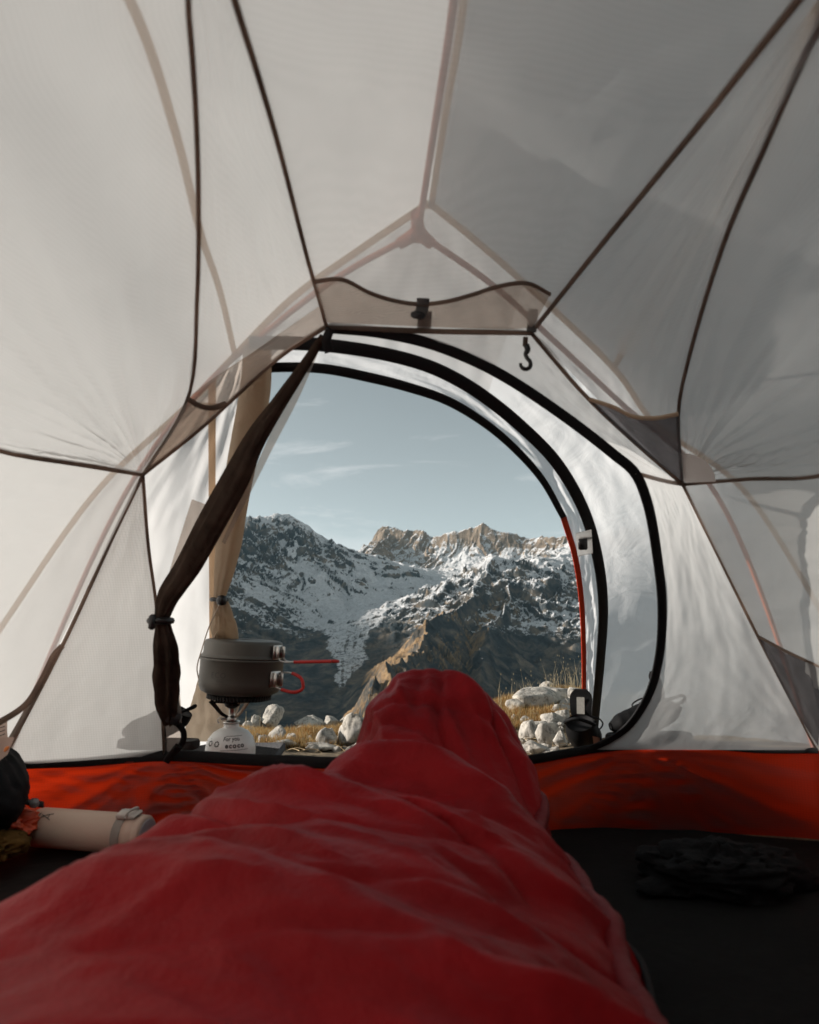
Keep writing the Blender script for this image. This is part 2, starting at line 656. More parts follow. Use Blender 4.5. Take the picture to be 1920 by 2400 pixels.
def noise_node(scale, detail=8, rough=.6, dist=0.0):
    q = n.new('ShaderNodeTexNoise')
    q.inputs['Scale'].default_value = scale
    q.inputs['Detail'].default_value = detail
    q.inputs['Roughness'].default_value = rough
    q.inputs['Distortion'].default_value = dist
    l.new(tc.outputs['Object'], q.inputs['Vector'])
    return q


def ramp(src, stops):
    q = n.new('ShaderNodeValToRGB')
    e = q.color_ramp.elements
    while len(e) < len(stops):
        e.new(.5)
    for i, (p, c) in enumerate(stops):
        e[i].position = p
        e[i].color = (*c, 1)
    l.new(src, q.inputs['Fac'])
    return q.outputs[0]


def mixc(f, a, b):
    q = n.new('ShaderNodeMix')
    q.data_type = 'RGBA'
    for s, v in ((0, f), (6, a), (7, b)):
        if hasattr(v, 'links') or hasattr(v, 'is_linked'):
            l.new(v, q.inputs[s])
        else:
            q.inputs[s].default_value = v if s == 0 else (*v, 1)
    return q.outputs[2]


def math_node(op, a, b=None, clamp=False):
    q = n.new('ShaderNodeMath')
    q.operation = op
    q.use_clamp = clamp
    for i, v in enumerate((a, b)):
        if v is None:
            continue
        if isinstance(v, (int, float)):
            q.inputs[i].default_value = v
        else:
            l.new(v, q.inputs[i])
    return q.outputs[0]


n1, n2, n3 = noise_node(.012, 9, .65, .4), noise_node(.05, 9, .7), noise_node(.16, 6, .7)
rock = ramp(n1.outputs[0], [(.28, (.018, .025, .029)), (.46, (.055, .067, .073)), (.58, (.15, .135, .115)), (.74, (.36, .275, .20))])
sunlit_turf = ramp(n2.outputs[0], [(.3, (.13, .085, .048)), (.5, (.33, .215, .115)), (.72, (.52, .36, .20))])
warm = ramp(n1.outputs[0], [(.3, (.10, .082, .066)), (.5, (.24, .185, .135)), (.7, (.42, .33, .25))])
groundc = mixc(sep.outputs[1], mixc(sep.outputs[2], rock, warm), sunlit_turf)
# break the edge of the snow up finely
br = math_node('SUBTRACT', n3.outputs[0], .5)
br2 = math_node('SUBTRACT', n2.outputs[0], .5)
sf = math_node('ADD', sep.outputs[0], math_node('ADD', math_node('MULTIPLY', br, 1.5), math_node('MULTIPLY', br2, 1.7)))
mr = n.new('ShaderNodeMapRange')
mr.inputs['From Min'].default_value, mr.inputs['From Max'].default_value = .44, .58
l.new(sf, mr.inputs['Value'])
snowc = ramp(n2.outputs[0], [(.35, (.56, .56, .56)), (.6, (.80, .80, .80))])
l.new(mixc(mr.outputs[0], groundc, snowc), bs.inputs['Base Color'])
bs.inputs['Roughness'].default_value = .95
bs.inputs['Specular IOR Level'].default_value = .1
bp = n.new('ShaderNodeBump')
bp.inputs['Strength'].default_value = .8
bp.inputs['Distance'].default_value = 14
l.new(math_node('ADD', n2.outputs[0], math_node('MULTIPLY', n3.outputs[0], .5)), bp.inputs['Height'])
l.new(bp.outputs[0], bs.inputs['Normal'])
mountains = link('mountains', lm, m_land, kind='structure')

# the air between the camp and the peaks
hb = MB()
hb.box((0, 3000, 700), (34000, 26000, 2400))
m_haze = bpy.data.materials.new('haze')
m_haze.use_nodes = True
hn, hl = m_haze.node_tree.nodes, m_haze.node_tree.links
hn.clear()
h_out = hn.new('ShaderNodeOutputMaterial')
h_vol = hn.new('ShaderNodeVolumePrincipled')
h_vol.inputs['Color'].default_value = (.55, .84, 1.0, 1)
h_vol.inputs['Density'].default_value = 1.15e-5
hl.new(h_vol.outputs[0], h_out.inputs['Volume'])
haze = hb.build('haze', m_haze, smooth_shade=False, kind='stuff')

# ------------------------------------------------------------------ the ground round the camp
def camp(x, y):
    x, y = np.asarray(x, float), np.asarray(y, float)
    gl = np.interp(y, [-60, -4, 1.262, 1.35, 1.8, 2.05, 2.6, 3.3, 4.2, 8, 12, 40, 95], [5, .0, -.015, .035, .035, 0, -.055, -.15, -.8, -4, -8, -24, -66])
    gr = np.interp(y, [-60, -4, 1.262, 1.31, 1.55, 1.9, 2.4, 2.9, 3.2, 4.2, 8, 12, 40, 95], [5, .0, -.015, .095, .085, .0, .0, .055, .045, -.75, -4, -8, -24, -66])  # right side, with an unseen bank added at the tub to block light
    k = sstep(-.1, .55, x)
    z = gl * (1 - k) + gr * k - .10 * np.clip(np.abs(x) - 2.5, 0, None)
    rough = sstep(1.25, 1.45, np.maximum(np.abs(x) * 1.45, y)) 
    amp = sstep(1.75, 2.2, np.maximum(y, np.abs(x) * 1.7))
    z = z + .052 * sstep(.28, .48, x) * sstep(1.27, 1.31, y) * sstep(1.75, 1.5, y)  # unseen bank raised further outside the right red wall to keep light off it
    return z + amp * (.020 * fbm(x * 3.1, y * 3.1, 4, 71) + .006 * fbm(x * 17, y * 17, 3, 72)) + rough * .003 * fbm(x * 25, y * 25, 2, 73)


def on_ground(px, py):
    d = ray(px, py)
    o = A([0, 0, CAM_Z])
    t = np.arange(1.35, 5.0, .004)
    p = o + d * (t / d[1])[:, None]
    below = p[:, 2] <= camp(p[:, 0], p[:, 1])
    i = int(np.argmax(below)) if below.any() else len(t) - 1
    return p[i]


def proj(p):
    q = np.asarray(p, float) - A([0, 0, CAM_Z])
    d = q[..., 1] * _cp + q[..., 2] * _sp
    return 960 + F_PX * q[..., 0] / d, 1200 - F_PX * (-q[..., 1] * _sp + q[..., 2] * _cp) / d


gx_ = np.unique(np.round(np.r_[np.linspace(-80, -8, 14), np.linspace(-8, -1.7, 24), np.arange(-1.7, 1.7, .016), np.linspace(1.7, 8, 24), np.linspace(8, 80, 14)], 4))
gy_ = np.unique(np.round(np.r_[np.linspace(-60, -4, 12), np.linspace(-4, 1.1, 22), np.arange(1.1, 3.7, .016), np.linspace(3.7, 9, 30), np.linspace(9, 95, 20)], 4))
GX, GY = np.meshgrid(gx_, gy_, indexing='ij')
gm = grid_mesh('ground', np.stack([GX, GY, camp(GX, GY)], 2), uv=False)
m_ground, nt, bs, out = material('dry alpine soil')
n, l = nt.nodes, nt.links
tc = n.new('ShaderNodeTexCoord')
a1, a2 = noise_node(9, 8, .65), noise_node(70, 6, .7)
c1 = ramp(a1.outputs[0], [(.34, (.035, .026, .018)), (.5, (.12, .083, .045)), (.66, (.27, .19, .10))])
c2 = ramp(a2.outputs[0], [(.35, (.06, .045, .03)), (.65, (.33, .25, .15))])
l.new(mixc(.5, c1, c2), bs.inputs['Base Color'])
bs.inputs['Roughness'].default_value = 1
bp = n.new('ShaderNodeBump')
bp.inputs['Strength'].default_value = .9
bp.inputs['Distance'].default_value = .012
l.new(a2.outputs[0], bp.inputs['Height'])
l.new(bp.outputs[0], bs.inputs['Normal'])
ground = link('ground', gm, m_ground, kind='structure')

# ------------------------------------------------------------------ the tent
m_inner = mat_fabric('white inner cloth', (.74, .735, .715), through=.60, clear=.42, tcol=(.82, .82, .81), wamt=.035)
m_inner_rip = mat_fabric('white ripstop cloth', (.73, .71, .675), through=.62, clear=.26, tcol=(.80, .79, .77), wamt=.03, grid=75)
m_mesh = mat_fabric('brown mosquito mesh', (.76, .67, .60), through=.55, clear=.60, weave=2600, wamt=.2)
m_roll = mat_fabric('rolled brown mesh', (.105, .075, .058), through=.22, clear=.0, weave=2600, wamt=.3, crink=.5, cscale=22)
m_fly = mat_fabric('pale outer cloth', (.76, .755, .73), through=.58, clear=.03, tcol=(.85, .85, .845), wamt=.012, crink=.15, cscale=7)
m_flap = mat_fabric('crinkled outer cloth', (.92, .925, .93), through=.80, clear=.09, wamt=.02, crink=.3, cscale=14)
m_flyroll = mat_fabric('tan rolled outer cloth', (.58, .47, .36), through=.55, clear=.02, crink=.7, cscale=18)
m_tub = mat_fabric('red ripstop floor cloth', (.085, .006, .0025), through=.8, clear=.0, tcol=(.80, .044, .009), wamt=.05, grid=75, gloss=.02)
m_floor = mat_plain('dark coated floor cloth', (.0045, .0042, .004), rough=.85, spec=.15, scale=14, bump=.5, bdist=.01)
m_bind = mat_fabric('dark seam binding', (.56, .44, .37), through=.75, clear=.0, weave=2000, wamt=.35)
m_flyseam = mat_fabric('tan taped seam', (.82, .68, .54), through=.65, clear=.15)
m_blk = mat_plain('black webbing', (.009, .009, .010), rough=.7, spec=.25, scale=300, bump=.5)
m_blkp = mat_plain('black plastic', (.010, .010, .011), rough=.38, spec=.5, scale=90)
m_redzip = mat_plain('red zip tape', (.55, .045, .015), rough=.7, spec=.2, scale=500, bump=.6)
m_pole = mat_plain('anodised copper pole', (.55, .15, .075), rough=.45, metal=.0, spec=.5, scale=40)
m_grey = mat_fabric('grey strap cloth', (.20, .20, .195), through=.35, clear=.0)
m_label = mat_fabric('pale care label', (.70, .55, .47), through=.4, clear=.0)
m_ink = mat_plain('dark print', (.05, .045, .045), rough=.7, bump=0)
m_orange = mat_plain('orange print', (.70, .22, .05), rough=.7, bump=0)

tent = thing('camping_tent', 'white inner tent and pale flysheet with red floor, front door tied open', 'tent', (0, 0, 0))


def resample(C, n):
    return smooth(C, n)


def ruled(c0, c1, n=60, m=40, sag=0.0, direction=(0, 0, -1)):
    """cloth stretched between two edges"""
    C0, C1 = smooth(c0, n), smooth(c1, n)
    t = np.linspace(0, 1, m)[None, :, None]
    P = C0[:, None] * (1 - t) + C1[:, None] * t
    if sag:
        P = P + A(direction) * (sag * 4 * t * (1 - t) * np.clip(np.linspace(0, 1, n) * 8, 0, 1)[:, None, None])
    return P


def coons(top, bot, front, back, n=60, m=50):
    T, B_, Fr, Bk = smooth(top, n), smooth(bot, n), smooth(front, m), smooth(back, m)
    u = np.linspace(0, 1, n)[:, None, None]
    v = np.linspace(0, 1, m)[None, :, None]
    return (T[:, None] * (1 - v) + B_[:, None] * v + Fr[None] * (1 - u) + Bk[None] * u
            - (Fr[0] * (1 - u) * (1 - v) + Bk[0] * u * (1 - v) + Fr[-1] * (1 - u) * v + Bk[-1] * u * v))


def grid_normals(P):
    N = np.cross(np.gradient(P, axis=0), np.gradient(P, axis=1))
    return N / (np.linalg.norm(N, axis=2)[..., None] + 1e-9)


def wrinkle(P, amp=.002, fs=3, ft=9, seed=0, pulls=(), hem=True):
    """small folds; pulls = (corner point, height, reach, how many) where the cloth is stretched to a corner"""
    n, m = P.shape[:2]
    s, t = np.meshgrid(np.linspace(0, 1, n), np.linspace(0, 1, m), indexing='ij')
    h = amp * fbm(s * fs, t * ft, 4, seed)
    N = grid_normals(P)
    for c, a, reach, k in pulls:
        q = P - A(c)
        d = np.linalg.norm(q, axis=2)
        c0 = q.reshape(-1, 3)[np.argmax(d)]
        e1 = c0 / np.linalg.norm(c0)
        nn = N.reshape(-1, 3).mean(0)
        e2 = np.cross(nn, e1)
        ang = np.arctan2((q * e2).sum(2), (q * e1).sum(2))
        f = noise2(ang * k + .7 * noise2(d * 9, ang * 2, seed + 5), d * 1.6, seed + 9)
        h = h + a * f * np.exp(-d / reach) * sstep(0, .05, d)
    if hem:
        h = h * np.clip(np.minimum(np.minimum(s, 1 - s) * 14, np.minimum(t, 1 - t) * 14), 0, 1)
    return P + N * h[..., None]


def cloth(name, P, mat, **p):
    return link(name, grid_mesh(name, P), mat, tent, **p)


def seam(C, r=.0040, name='seam_binding', mat=None, n=60, parent=None):
    return tube(name, smooth(C, n), r, mat or m_bind, parent or tent, k=8, squash=.62)


# corner points and edges of the inner tent
cA, cB, cL, cR = at(765, 765, .864), at(1245, 780, .864), at(335, 1112, 1.04), at(1600, 1135, 1.04)
fL, fR, sL = at(0, 1795, 1.20), at(1915, 1758, 1.20), at(385, 1770, 1.28)
L1 = [cA, at(752, 715, .82), at(725, 622, .75), at(650, 330, .56), at(597, 150, .47), at(550, 0, .40), at(510, -150, .35), A([-.12, -.2, .80]), A([-.1, -.9, .45])]
L2 = [at(440, 935, .90), at(462, 700, .72), at(465, 450, .58), at(457, 220, .485), at(440, 0, .41), at(425, -160, .36), A([-.2, -.2, .80]), A([-.15, -.9, .45])]
R1 = [cB, at(1400, 585, .72), at(1640, 290, .53), at(1760, 138, .44), at(1870, 0, .37), at(2000, -160, .31), A([.30, -.2, .74]), A([.25, -.9, .45])]
R2 = [cR, at(1590, 970, .93), at(1612, 850, .83), at(1700, 560, .63), at(1790, 350, .51), at(1855, 200, .44), at(1920, 60, .385), at(2000, -100, .33), A([.30, -.2, .72]), A([.27, -.9, .45])]
L3 = [cL, at(180, 1087, .97), at(0, 1056, .86), A([-.585, .3, .62]), A([-.55, -.9, .40])]
R3 = [cR, at(1760, 1122, .98), at(1920, 1115, .88), A([.62, .3, .62]), A([.58, -.9, .40])]
SL = [cL, at(272, 1242, 1.08), at(148, 1510, 1.15), fL]
SR = [cR, at(1680, 1295, 1.09), at(1765, 1468, 1.14), fR]
L4 = [cL, at(348, 1280, 1.12), at(368, 1435, 1.18), sL]
EL = [cA, at(660, 833, .91), at(470, 1004, .99), cL]
EU = [at(752, 715, .82), at(600, 820, .85), at(440, 935, .90)]
BR = [cB, at(1370, 925, .93), at(1480, 1030, .98), cR]
TUB = [fL, at(190, 1786, 1.25), sL, at(600, 1780, 1.29), at(830, 1788, 1.285), at(1180, 1787, 1.285), at(1400, 1753, 1.28), at(1500, 1746, 1.28), at(1640, 1746, 1.27), at(1780, 1757, 1.24), fR]
Z1 = [on(x, y, INN) for x, y in ((772, 768), (880, 778), (1000, 803), (1110, 845), (1200, 893), (1340, 988), (1440, 1066), (1488, 1108))]
Z1b = [on(x, y, INN) for x, y in ((1488, 1108), (1518, 1180), (1540, 1300), (1552, 1420), (1545, 1540), (1520, 1630), (1475, 1700), (1430, 1735), (1380, 1757))]

cloth('roof_panel', wrinkle(ruled([L1[1]] + L1[2:], L2, 80, 60), .0035, 6, 3, 1, [(L1[1], .010, .10, 22), (L2[0], .004, .08, 16)]), m_inner)
cloth('roof_panel', wrinkle(ruled(L1, R1, 80, 60), .0025, 4, 3, 2, [(cA, .007, .10, 20), (cB, .007, .10, 20)]), m_inner)
cloth('roof_panel', wrinkle(ruled(R1, R2, 80, 60), .004, 6, 5, 3, [(cB, .006, .12, 18), (cR, .010, .22, 26)]), m_inner)
cloth('mesh_panel', wrinkle(ruled(EU + [at(395, 1020, .965), cL], EL, 60, 20), .0015, 6, 3, 4), m_mesh)
cloth('side_panel', wrinkle(ruled([cL] + L2, L3, 80, 60), .007, 4, 4, 5, [(cL, .016, .30, 20)]), m_inner)
cloth('side_panel', wrinkle(ruled(R2, R3, 80, 60), .006, 5, 4, 6, [(cR, .014, .30, 22)]), m_inner)
botL = [fL, A([-.76, .8, .145]), A([-.76, .2, .145]), A([-.72, -.9, .14])]
botR = [fR, A([.76, .8, .15]), A([.76, .2, .15]), A([.72, -.9, .14])]
cloth('side_panel', wrinkle(ruled(L3, botL, 70, 60), .005, 4, 4, 7, [(cL, .012, .30, 18), (fL, .006, .2, 14)]), m_inner)
cloth('side_panel', wrinkle(ruled(R3, botR, 70, 60), .005, 4, 4, 8, [(cR, .012, .25, 18)]), m_inner)
cloth('front_panel', wrinkle(ruled(SL, L4, 70, 50), .0035, 5, 4, 9, [(cL, .003, .2, 12), (fL, .005, .25, 16)]), m_inner_rip)
cloth('front_panel', wrinkle(ruled([cA, (cA + cB) / 2] + BR, Z1, 80, 30), .002, 6, 3, 10, [(cR, .007, .16, 26)]), m_inner)
cloth('front_panel', wrinkle(ruled(SR, Z1b, 70, 50), .002, 4, 4, 11, [(cR, .003, .2, 12), (fR, .003, .2, 14)]), m_inner)

# seam bindings of the inner tent
for C, r in ((L1, .0043), ([cL] + L2, .0040), (R1, .0043), (R2, .0042), (L3, .0042), (R3, .0034), (SL, .0044), (SR, .0036), (L4, .0046), (EL, .0042), (BR, .0038)):
    seam(C, r)
seam([cA, at(1000, 776, .862), cB], .0042)
seam([Z1[-1], at(1545, 1124, 1.02), cR], .0036)
zipn = A([0, -.85, -.53])
ribbon('inner_door_zip', smooth(Z1 + Z1b[1:], 90), .0158, zipn, .004, m_blk, tent)
ribbon('sill_binding', smooth(TUB, 90) + A([0, -.004, 0]), np.interp(np.linspace(0, 1, 90), [0, .12, .2, .5, .72, 1], [.012, .017, .021, .022, .016, .010]), A([0, -1, .05]), .004, m_blk, tent)

# mesh pockets sewn under the roof
RP = (.815, .864, .24)
pk = [on(x, y, RP, .012) for x, y in ((737, 660), (800, 655), (870, 688), (930, 706), (985, 713), (1050, 706), (1110, 690), (1170, 671), (1235, 664), (1290, 690))]
P = ruled([cA + A([0, -.012, 0]), cB + A([-.03, -.012, 0]), cB + A([0, -.012, .002])], pk, 60, 16)
o = cloth('mesh_pocket', wrinkle(P, .002, 7, 2, 21), m_mesh)
tube('pocket_hem', smooth(pk, 60), .0033, m_bind, o, k=8, squash=.5)
pk = [at(440, 935, .888), at(470, 952, .90), at(497, 956, .91), at(530, 946, .93)]
P = ruled([at(437, 940, .888), at(395, 1020, .95), cL + A([.004, -.012, 0])], [at(530, 947, .93), at(455, 1010, .97), cL + A([.008, -.012, 0])], 30, 16)
o = cloth('mesh_pocket', wrinkle(P, .002, 4, 3, 22), m_mesh)
tube('pocket_hem', smooth(pk, 30), .0042, m_bind, o, k=8, squash=.5)
pk = [at(1380, 935, .918), at(1440, 955, .915), at(1480, 975, .92), at(1535, 980, .925), at(1590, 970, .918)]
P = ruled(pk, [at(1380, 937, .918), at(1450, 1005, .95), at(1530, 1075, .99), cR + A([-.004, -.014, 0])], 40, 20)
P2 = np.stack([P[:, j] for j in range(P.shape[1])], 1)
o = cloth('mesh_pocket', wrinkle(P2, .002, 4, 3, 23), mat_fabric('grey mesh', (.24, .23, .24), through=.5, clear=.42, weave=2600, wamt=.2))
tube('pocket_hem', smooth(pk, 40), .0032, m_flyseam, o, k=8, squash=.6)
pk = [at(1775, 1490, 1.13), at(1850, 1530, 1.10), at(1935, 1568, 1.06)]
P = ruled(pk, [at(1777, 1492, 1.13), at(1850, 1640, 1.15), at(1918, 1750, 1.17)], 24, 16)
o = cloth('mesh_pocket', wrinkle(P, .004, 4, 3, 24), bpy.data.materials['grey mesh'])
tube('pocket_hem', smooth(pk, 24), .0026, m_bind, o, k=8, squash=.6)

# the red tub and the floor
foot = [A([-.80, 1.14, .02]), A([-.72, 1.20, .018]), A([-.45, 1.245, .018]), A([0, 1.25, .018]), A([.45, 1.245, .018]), A([.72, 1.2, .018]), A([.80, 1.14, .02])]
cloth('tub_wall', wrinkle(ruled(TUB, foot, 110, 30), .003, 6, 3, 31, [(sL, .016, .35, 11), (at(1500, 1746, 1.28), .014, .35, 11), (fL, .009, .25, 9)]), m_tub)
cloth('tub_wall', wrinkle(ruled(botL, [A([-.80, 1.14, .02]), A([-.80, .2, .018]), A([-.76, -.9, .018])], 40, 14), .004, 8, 3, 32), m_tub)
cloth('tub_wall', wrinkle(ruled(botR, [A([.80, 1.14, .02]), A([.80, .2, .018]), A([.76, -.9, .018])], 40, 14), .004, 8, 3, 33), m_tub)
P = ruled([A([-.81, y, .018]) for y in (-.92, 0, 1.14)] + [], [A([.81, y, .018]) for y in (-.92, 0, 1.14)], 70, 50)
P[..., 1] = np.where(P[..., 1] > .9, P[..., 1] + (P[..., 1] - .9) / .24 * .115 * (1 - (np.abs(P[..., 0]) / .81) ** 4), P[..., 1])
P[..., 2] += .006 * fbm(P[..., 0] * 6, P[..., 1] * 6, 4, 34)
cloth('floor', P, m_floor)
cloth('rear_panel', ruled([A([-.74, -.9, .02]), A([0, -.95, .02]), A([.74, -.9, .02])], [A([-.5, -.9, .42]), A([0, -.93, .48]), A([.5, -.9, .42])], 30, 12), m_tub)

# poles that carry the inner tent from outside
hub = at(980, 545, .80)
tube('pole', smooth([hub, at(1022, 280, .60), at(1065, 0, .462), A([.07, -.3, .90]), A([.07, -1.05, .03])], 60), .0042, m_pole, tent)
tube('pole', smooth([hub, at(800, 645, .855), at(640, 765, .918), at(480, 905, 1.0), A([-.49, 1.09, .62]), A([-.80, 1.27, .03])], 60), .0044, m_pole, tent)
tube('pole', smooth([hub, at(1160, 672, .858), at(1300, 800, .925), at(1450, 940, 1.005), A([.54, 1.11, .62]), A([.80, 1.27, .03])], 60), .0044, m_pole, tent)
hb = MB()
for q in (at(977, 500, .765), at(935, 572, .815), at(1012, 572, .815)):
    hb.tube(smooth([hub, q], 6), [.011, .010, .009, .0085, .0085, .008], 12)
hb.tube(smooth([hub + A([0, .004, .009]), hub - A([0, .004, .009])], 4), .010, 14)
hb.build('pole_hub', m_pole, tent)

# ------------------------------------------------------------------ flysheet over it all
P0 = at(1005, 470, .80)
FSL = [P0, at(850, 575, .845), at(690, 690, .90), at(550, 830, .97), at(440, 945, 1.06), A([-.56, 1.14, .64]), A([-.78, 1.22, .36]), A([-.98, 1.32, .01])]
FSR = [P0, at(1110, 555, .835), at(1230, 660, .88), at(1440, 862, .98), at(1525, 978, 1.06), A([.60, 1.14, .64]), A([.80, 1.22, .36]), A([1.0, 1.32, .01])]
RDG = [P0, at(1037, 250, .64), at(1077, 0, .535), A([.05, -.25, .98]), A([.05, -1.1, .5])]
fly_mats = m_fly


def fly_side(sg, FS):
    back = [RDG[-1], A([sg * .45, -1.12, .46]), A([sg * .75, -1.15, .28]), A([sg * .92, -1.2, .0])]
    P = coons(RDG, [FS[-1], A([sg * 1.02, .2, .01]), back[-1]], FS, back, 70, 60)
    u = np.linspace(0, 1, 70)[:, None]
    v = np.linspace(0, 1, 60)[None]
    P = P + A([sg * .8, 0, .5]) * (.21 * np.sin(np.pi * v ** 1.45) * np.sin(np.pi * np.clip(u * 3.0, 0, 1) * .5) * (u > 0))[..., None]
    return P


fl = cloth('flysheet', wrinkle(fly_side(-1, FSL), .004, 4, 6, 41, [(P0, .010, .35, 14)]), m_fly)
PR = fly_side(1, FSR)
fr = cloth('flysheet', wrinkle(PR, .004, 4, 6, 42, [(P0, .010, .35, 14)]), m_fly)
DL = [on(x, y, FLY) for x, y in ((590, 806), (588, 880), (575, 980), (556, 1100), (532, 1250), (517, 1340), (512, 1405), (512, 1500), (514, 1600), (518, 1738))]
Z2 = [on(x, y, FLY, .02) for x, y in ((590, 806), (680, 806), (775, 812), (900, 831), (1000, 858), (1075, 893), (1140, 935))]
Z2b = [on(x, y, FLY, .02) for x, y in ((1140, 935), (1220, 1000), (1300, 1082), (1365, 1195), (1398, 1310), (1410, 1420), (1404, 1540), (1393, 1665), (1386, 1748))]
Z3 = [on(x, y, FLY) for x, y in ((588, 868), (650, 862), (760, 865), (870, 886), (950, 906), (1045, 938))]
Z3b = [on(x, y, FLY) for x, y in ((1045, 938), (1130, 988), (1200, 1046), (1268, 1122), (1318, 1210), (1345, 1300), (1360, 1400), (1366, 1520), (1366, 1665), (1362, 1748))]
hemL, hemR = FSL[-1], FSR[-1]
PF1 = ruled(FSL[3:], DL, 80, 40)
ff = cloth('flysheet_front', wrinkle(PF1, .006, 4, 5, 43, [(FSL[3], .006, .3, 12)]), m_fly)
cloth('flysheet_front', wrinkle(ruled([FSL[3], FSL[2], FSL[1], P0, FSR[1], FSR[2]], Z2, 80, 24), .003, 5, 3, 44), m_fly)
cloth('flysheet_front', wrinkle(ruled(FSR[2:], Z2b, 90, 50), .0018, 4, 4, 45, [(Z2b[-1], .006, .40, 8), (FSR[3], .003, .3, 12)]), m_flap)
z2a, z3a = Z2 + Z2b[1:], Z3 + Z3b[1:]
cloth('flysheet_flap', wrinkle(ruled(z2a, z3a, 150, 24), .0035, 16, 3, 46), m_flap)
ribbon('flysheet_zip', smooth(z2a, 110) + A([0, -.012, -.004]), .0212, A([0, -.76, -.65]), .004, m_blk, tent)
ribbon('door_edge_tape', smooth(Z3 + Z3b[1:5], 80) + A([0, -.009, -.003]), np.interp(np.linspace(0, 1, 80), [0, .3, 1], [.016, .017, .012]), A([0, -.76, -.65]), .004, m_blk, tent)
ribbon('door_edge_zip', smooth(Z3b[4:], 60) + A([0, -.009, -.003]), np.interp(np.linspace(0, 1, 60), [0, 1], [.012, .010]), A([0, -.76, -.65]), .004, m_redzip, tent)
# taped seams of the flysheet, seen through the inner cloth
for C, w in ((FSL[:7], .010), (FSR[:7], .009)):
    ribbon('flysheet_seam', smooth(C, 70) + A([0, -.012, -.012]), w, A([0, -.6, -.8]), .002, m_flyseam, tent)
ribbon('flysheet_seam', smooth(RDG[:4], 40) + A([.003, 0, -.012]), .008, A([0, 0, -1]), .002, m_flyseam, tent)


def on_grid_px(P, px, lo, hi, down=.008):
    """points of a cloth that stand at that column of the photograph"""
    X, Y = proj(P)
    out = []
    for i in range(P.shape[0]):
        f = X[i] - px
        k = np.where(f[:-1] * f[1:] < 0)[0]
        if len(k) and lo < Y[i, k[0]] < hi:
            a = f[k[0]] / (f[k[0]] - f[k[0] + 1])
            out.append(P[i, k[0]] * (1 - a) + P[i, k[0] + 1] * a + A([.25 * down, -down, -.4 * down]))
    return A(out)


C = on_grid_px(PF1, 498, 880, 1700)
ribbon('flysheet_seam', smooth(C[::6], 40), .0125, A([.3, -.9, -.2]), .002, m_flyseam, tent)
ribbon('flysheet_seam', smooth([at(550, 828, .955), at(515, 680, .80), at(470, 545, .68), at(410, 305, .535), at(300, -10, .415), A([-.25, .1, .86])], 50), .0085, A([.4, 0, -.9]), .002, m_flyseam, tent)
ribbon('flysheet_seam', smooth([at(1440, 860, .965), at(1530, 700, .86), at(1690, 480, .69), at(1840, 195, .535), at(1930, 0, .45), A([.36, .1, .84])], 50), .0095, A([-.4, 0, -.9]), .002, m_flyseam, tent)
# patch of sunlight on the right hand corner, imitated by half round white cloth
pa_, pb_ = at(1590, 970, .93), at(1760, 1122, .98)
pn = np.cross(pa_ - cR, pb_ - cR)
pn /= np.linalg.norm(pn)
pn *= -np.sign(pn[1])


def on_panel(px, py, lift=.004):
    d = ray(px, py)
    o_ = A([0, 0, CAM_Z])
    return o_ + d * ((cR - o_).dot(pn) / d.dot(pn)) + pn * lift


m_sunpatch = mat_fabric('painted sun patch cloth', (.92, .90, .86), through=.25, clear=.0, cscale=20)
P = A([[on_panel(1604 + r * 74 * math.cos(t), 1128 - r * 66 * math.sin(t) - r * 3) for t in np.linspace(0.0, math.pi * .56, 20)] for r in np.linspace(.06, 1, 8)])
cloth('painted_sun_patch', P, m_sunpatch)


# rolled doors
def rolled(name, C, r, mat, seed, squash=1.0, lobes=3, n=110, k=36, depth=.20, twist=1.0):
    C = smooth(C, n)
    s = np.linspace(0, 1, n)
    r = np.interp(s, np.linspace(0, 1, len(r)), r)
    G = tube_grid(C, r, k, squash)
    a = np.linspace(0, 2 * np.pi, k, endpoint=False)
    f = 1 + depth * (noise2(np.cos(a)[None] * 1.3 + s[:, None] * twist, np.sin(a)[None] * 1.3 + s[:, None] * .8, seed)
                     + .5 * noise2(a[None] * lobes * 0 + np.cos(a)[None] * 4, np.sin(a)[None] * 4 + s[:, None] * 3, seed + 3))
    G = C[:, None] + (G - C[:, None]) * f[..., None]
    return link(name, grid_mesh(name, G, wrap=True, caps=True), mat, tent)


rd = rolled('rolled_inner_door', [on(x, y, INN, .008) for x, y in ((758, 788), (712, 860), (655, 945), (600, 1030), (557, 1120), (505, 1215), (445, 1325), (395, 1400), (378, 1455))],
            [.005, .008, .011, .016, .0205, .0225, .0225, .0215, .0195, .011], m_roll, 5)
rd2 = rolled('rolled_inner_door', [on(x, y, INN, .008) for x, y in ((378, 1450), (388, 1510), (394, 1580), (398, 1640), (405, 1690))], [.009, .016, .019, .017, .012], m_roll, 8, depth=.75)
# loose edges of the mesh door beside the roll
P = ruled([on(x, y, INN) for x, y in ((372, 1440), (378, 1520), (384, 1640), (392, 1765))], [on(x, y, INN, .01) for x, y in ((392, 1460), (412, 1540), (424, 1650), (428, 1735))], 30, 12)
cloth('mesh_door_edge', wrinkle(P, .004, 3, 3, 51), m_mesh)
P = ruled([on(x, y, INN, .01) for x, y in ((755, 800), (690, 900), (610, 1070), (520, 1270))], [on(x, y, INN, .01) for x, y in ((757, 800), (702, 930), (640, 1050), (528, 1275))], 30, 6)
cloth('mesh_door_edge', P, m_mesh)
P = ruled([on(x, y, INN, -.004) for x, y in ((376, 1440), (400, 1330), (428, 1240), (450, 1170))], [on(x, y, INN, -.004) for x, y in ((378, 1440), (425, 1340), (470, 1250), (505, 1190))], 24, 10)
cloth('mesh_door_edge', wrinkle(P, .003, 2, 4, 52), m_mesh)
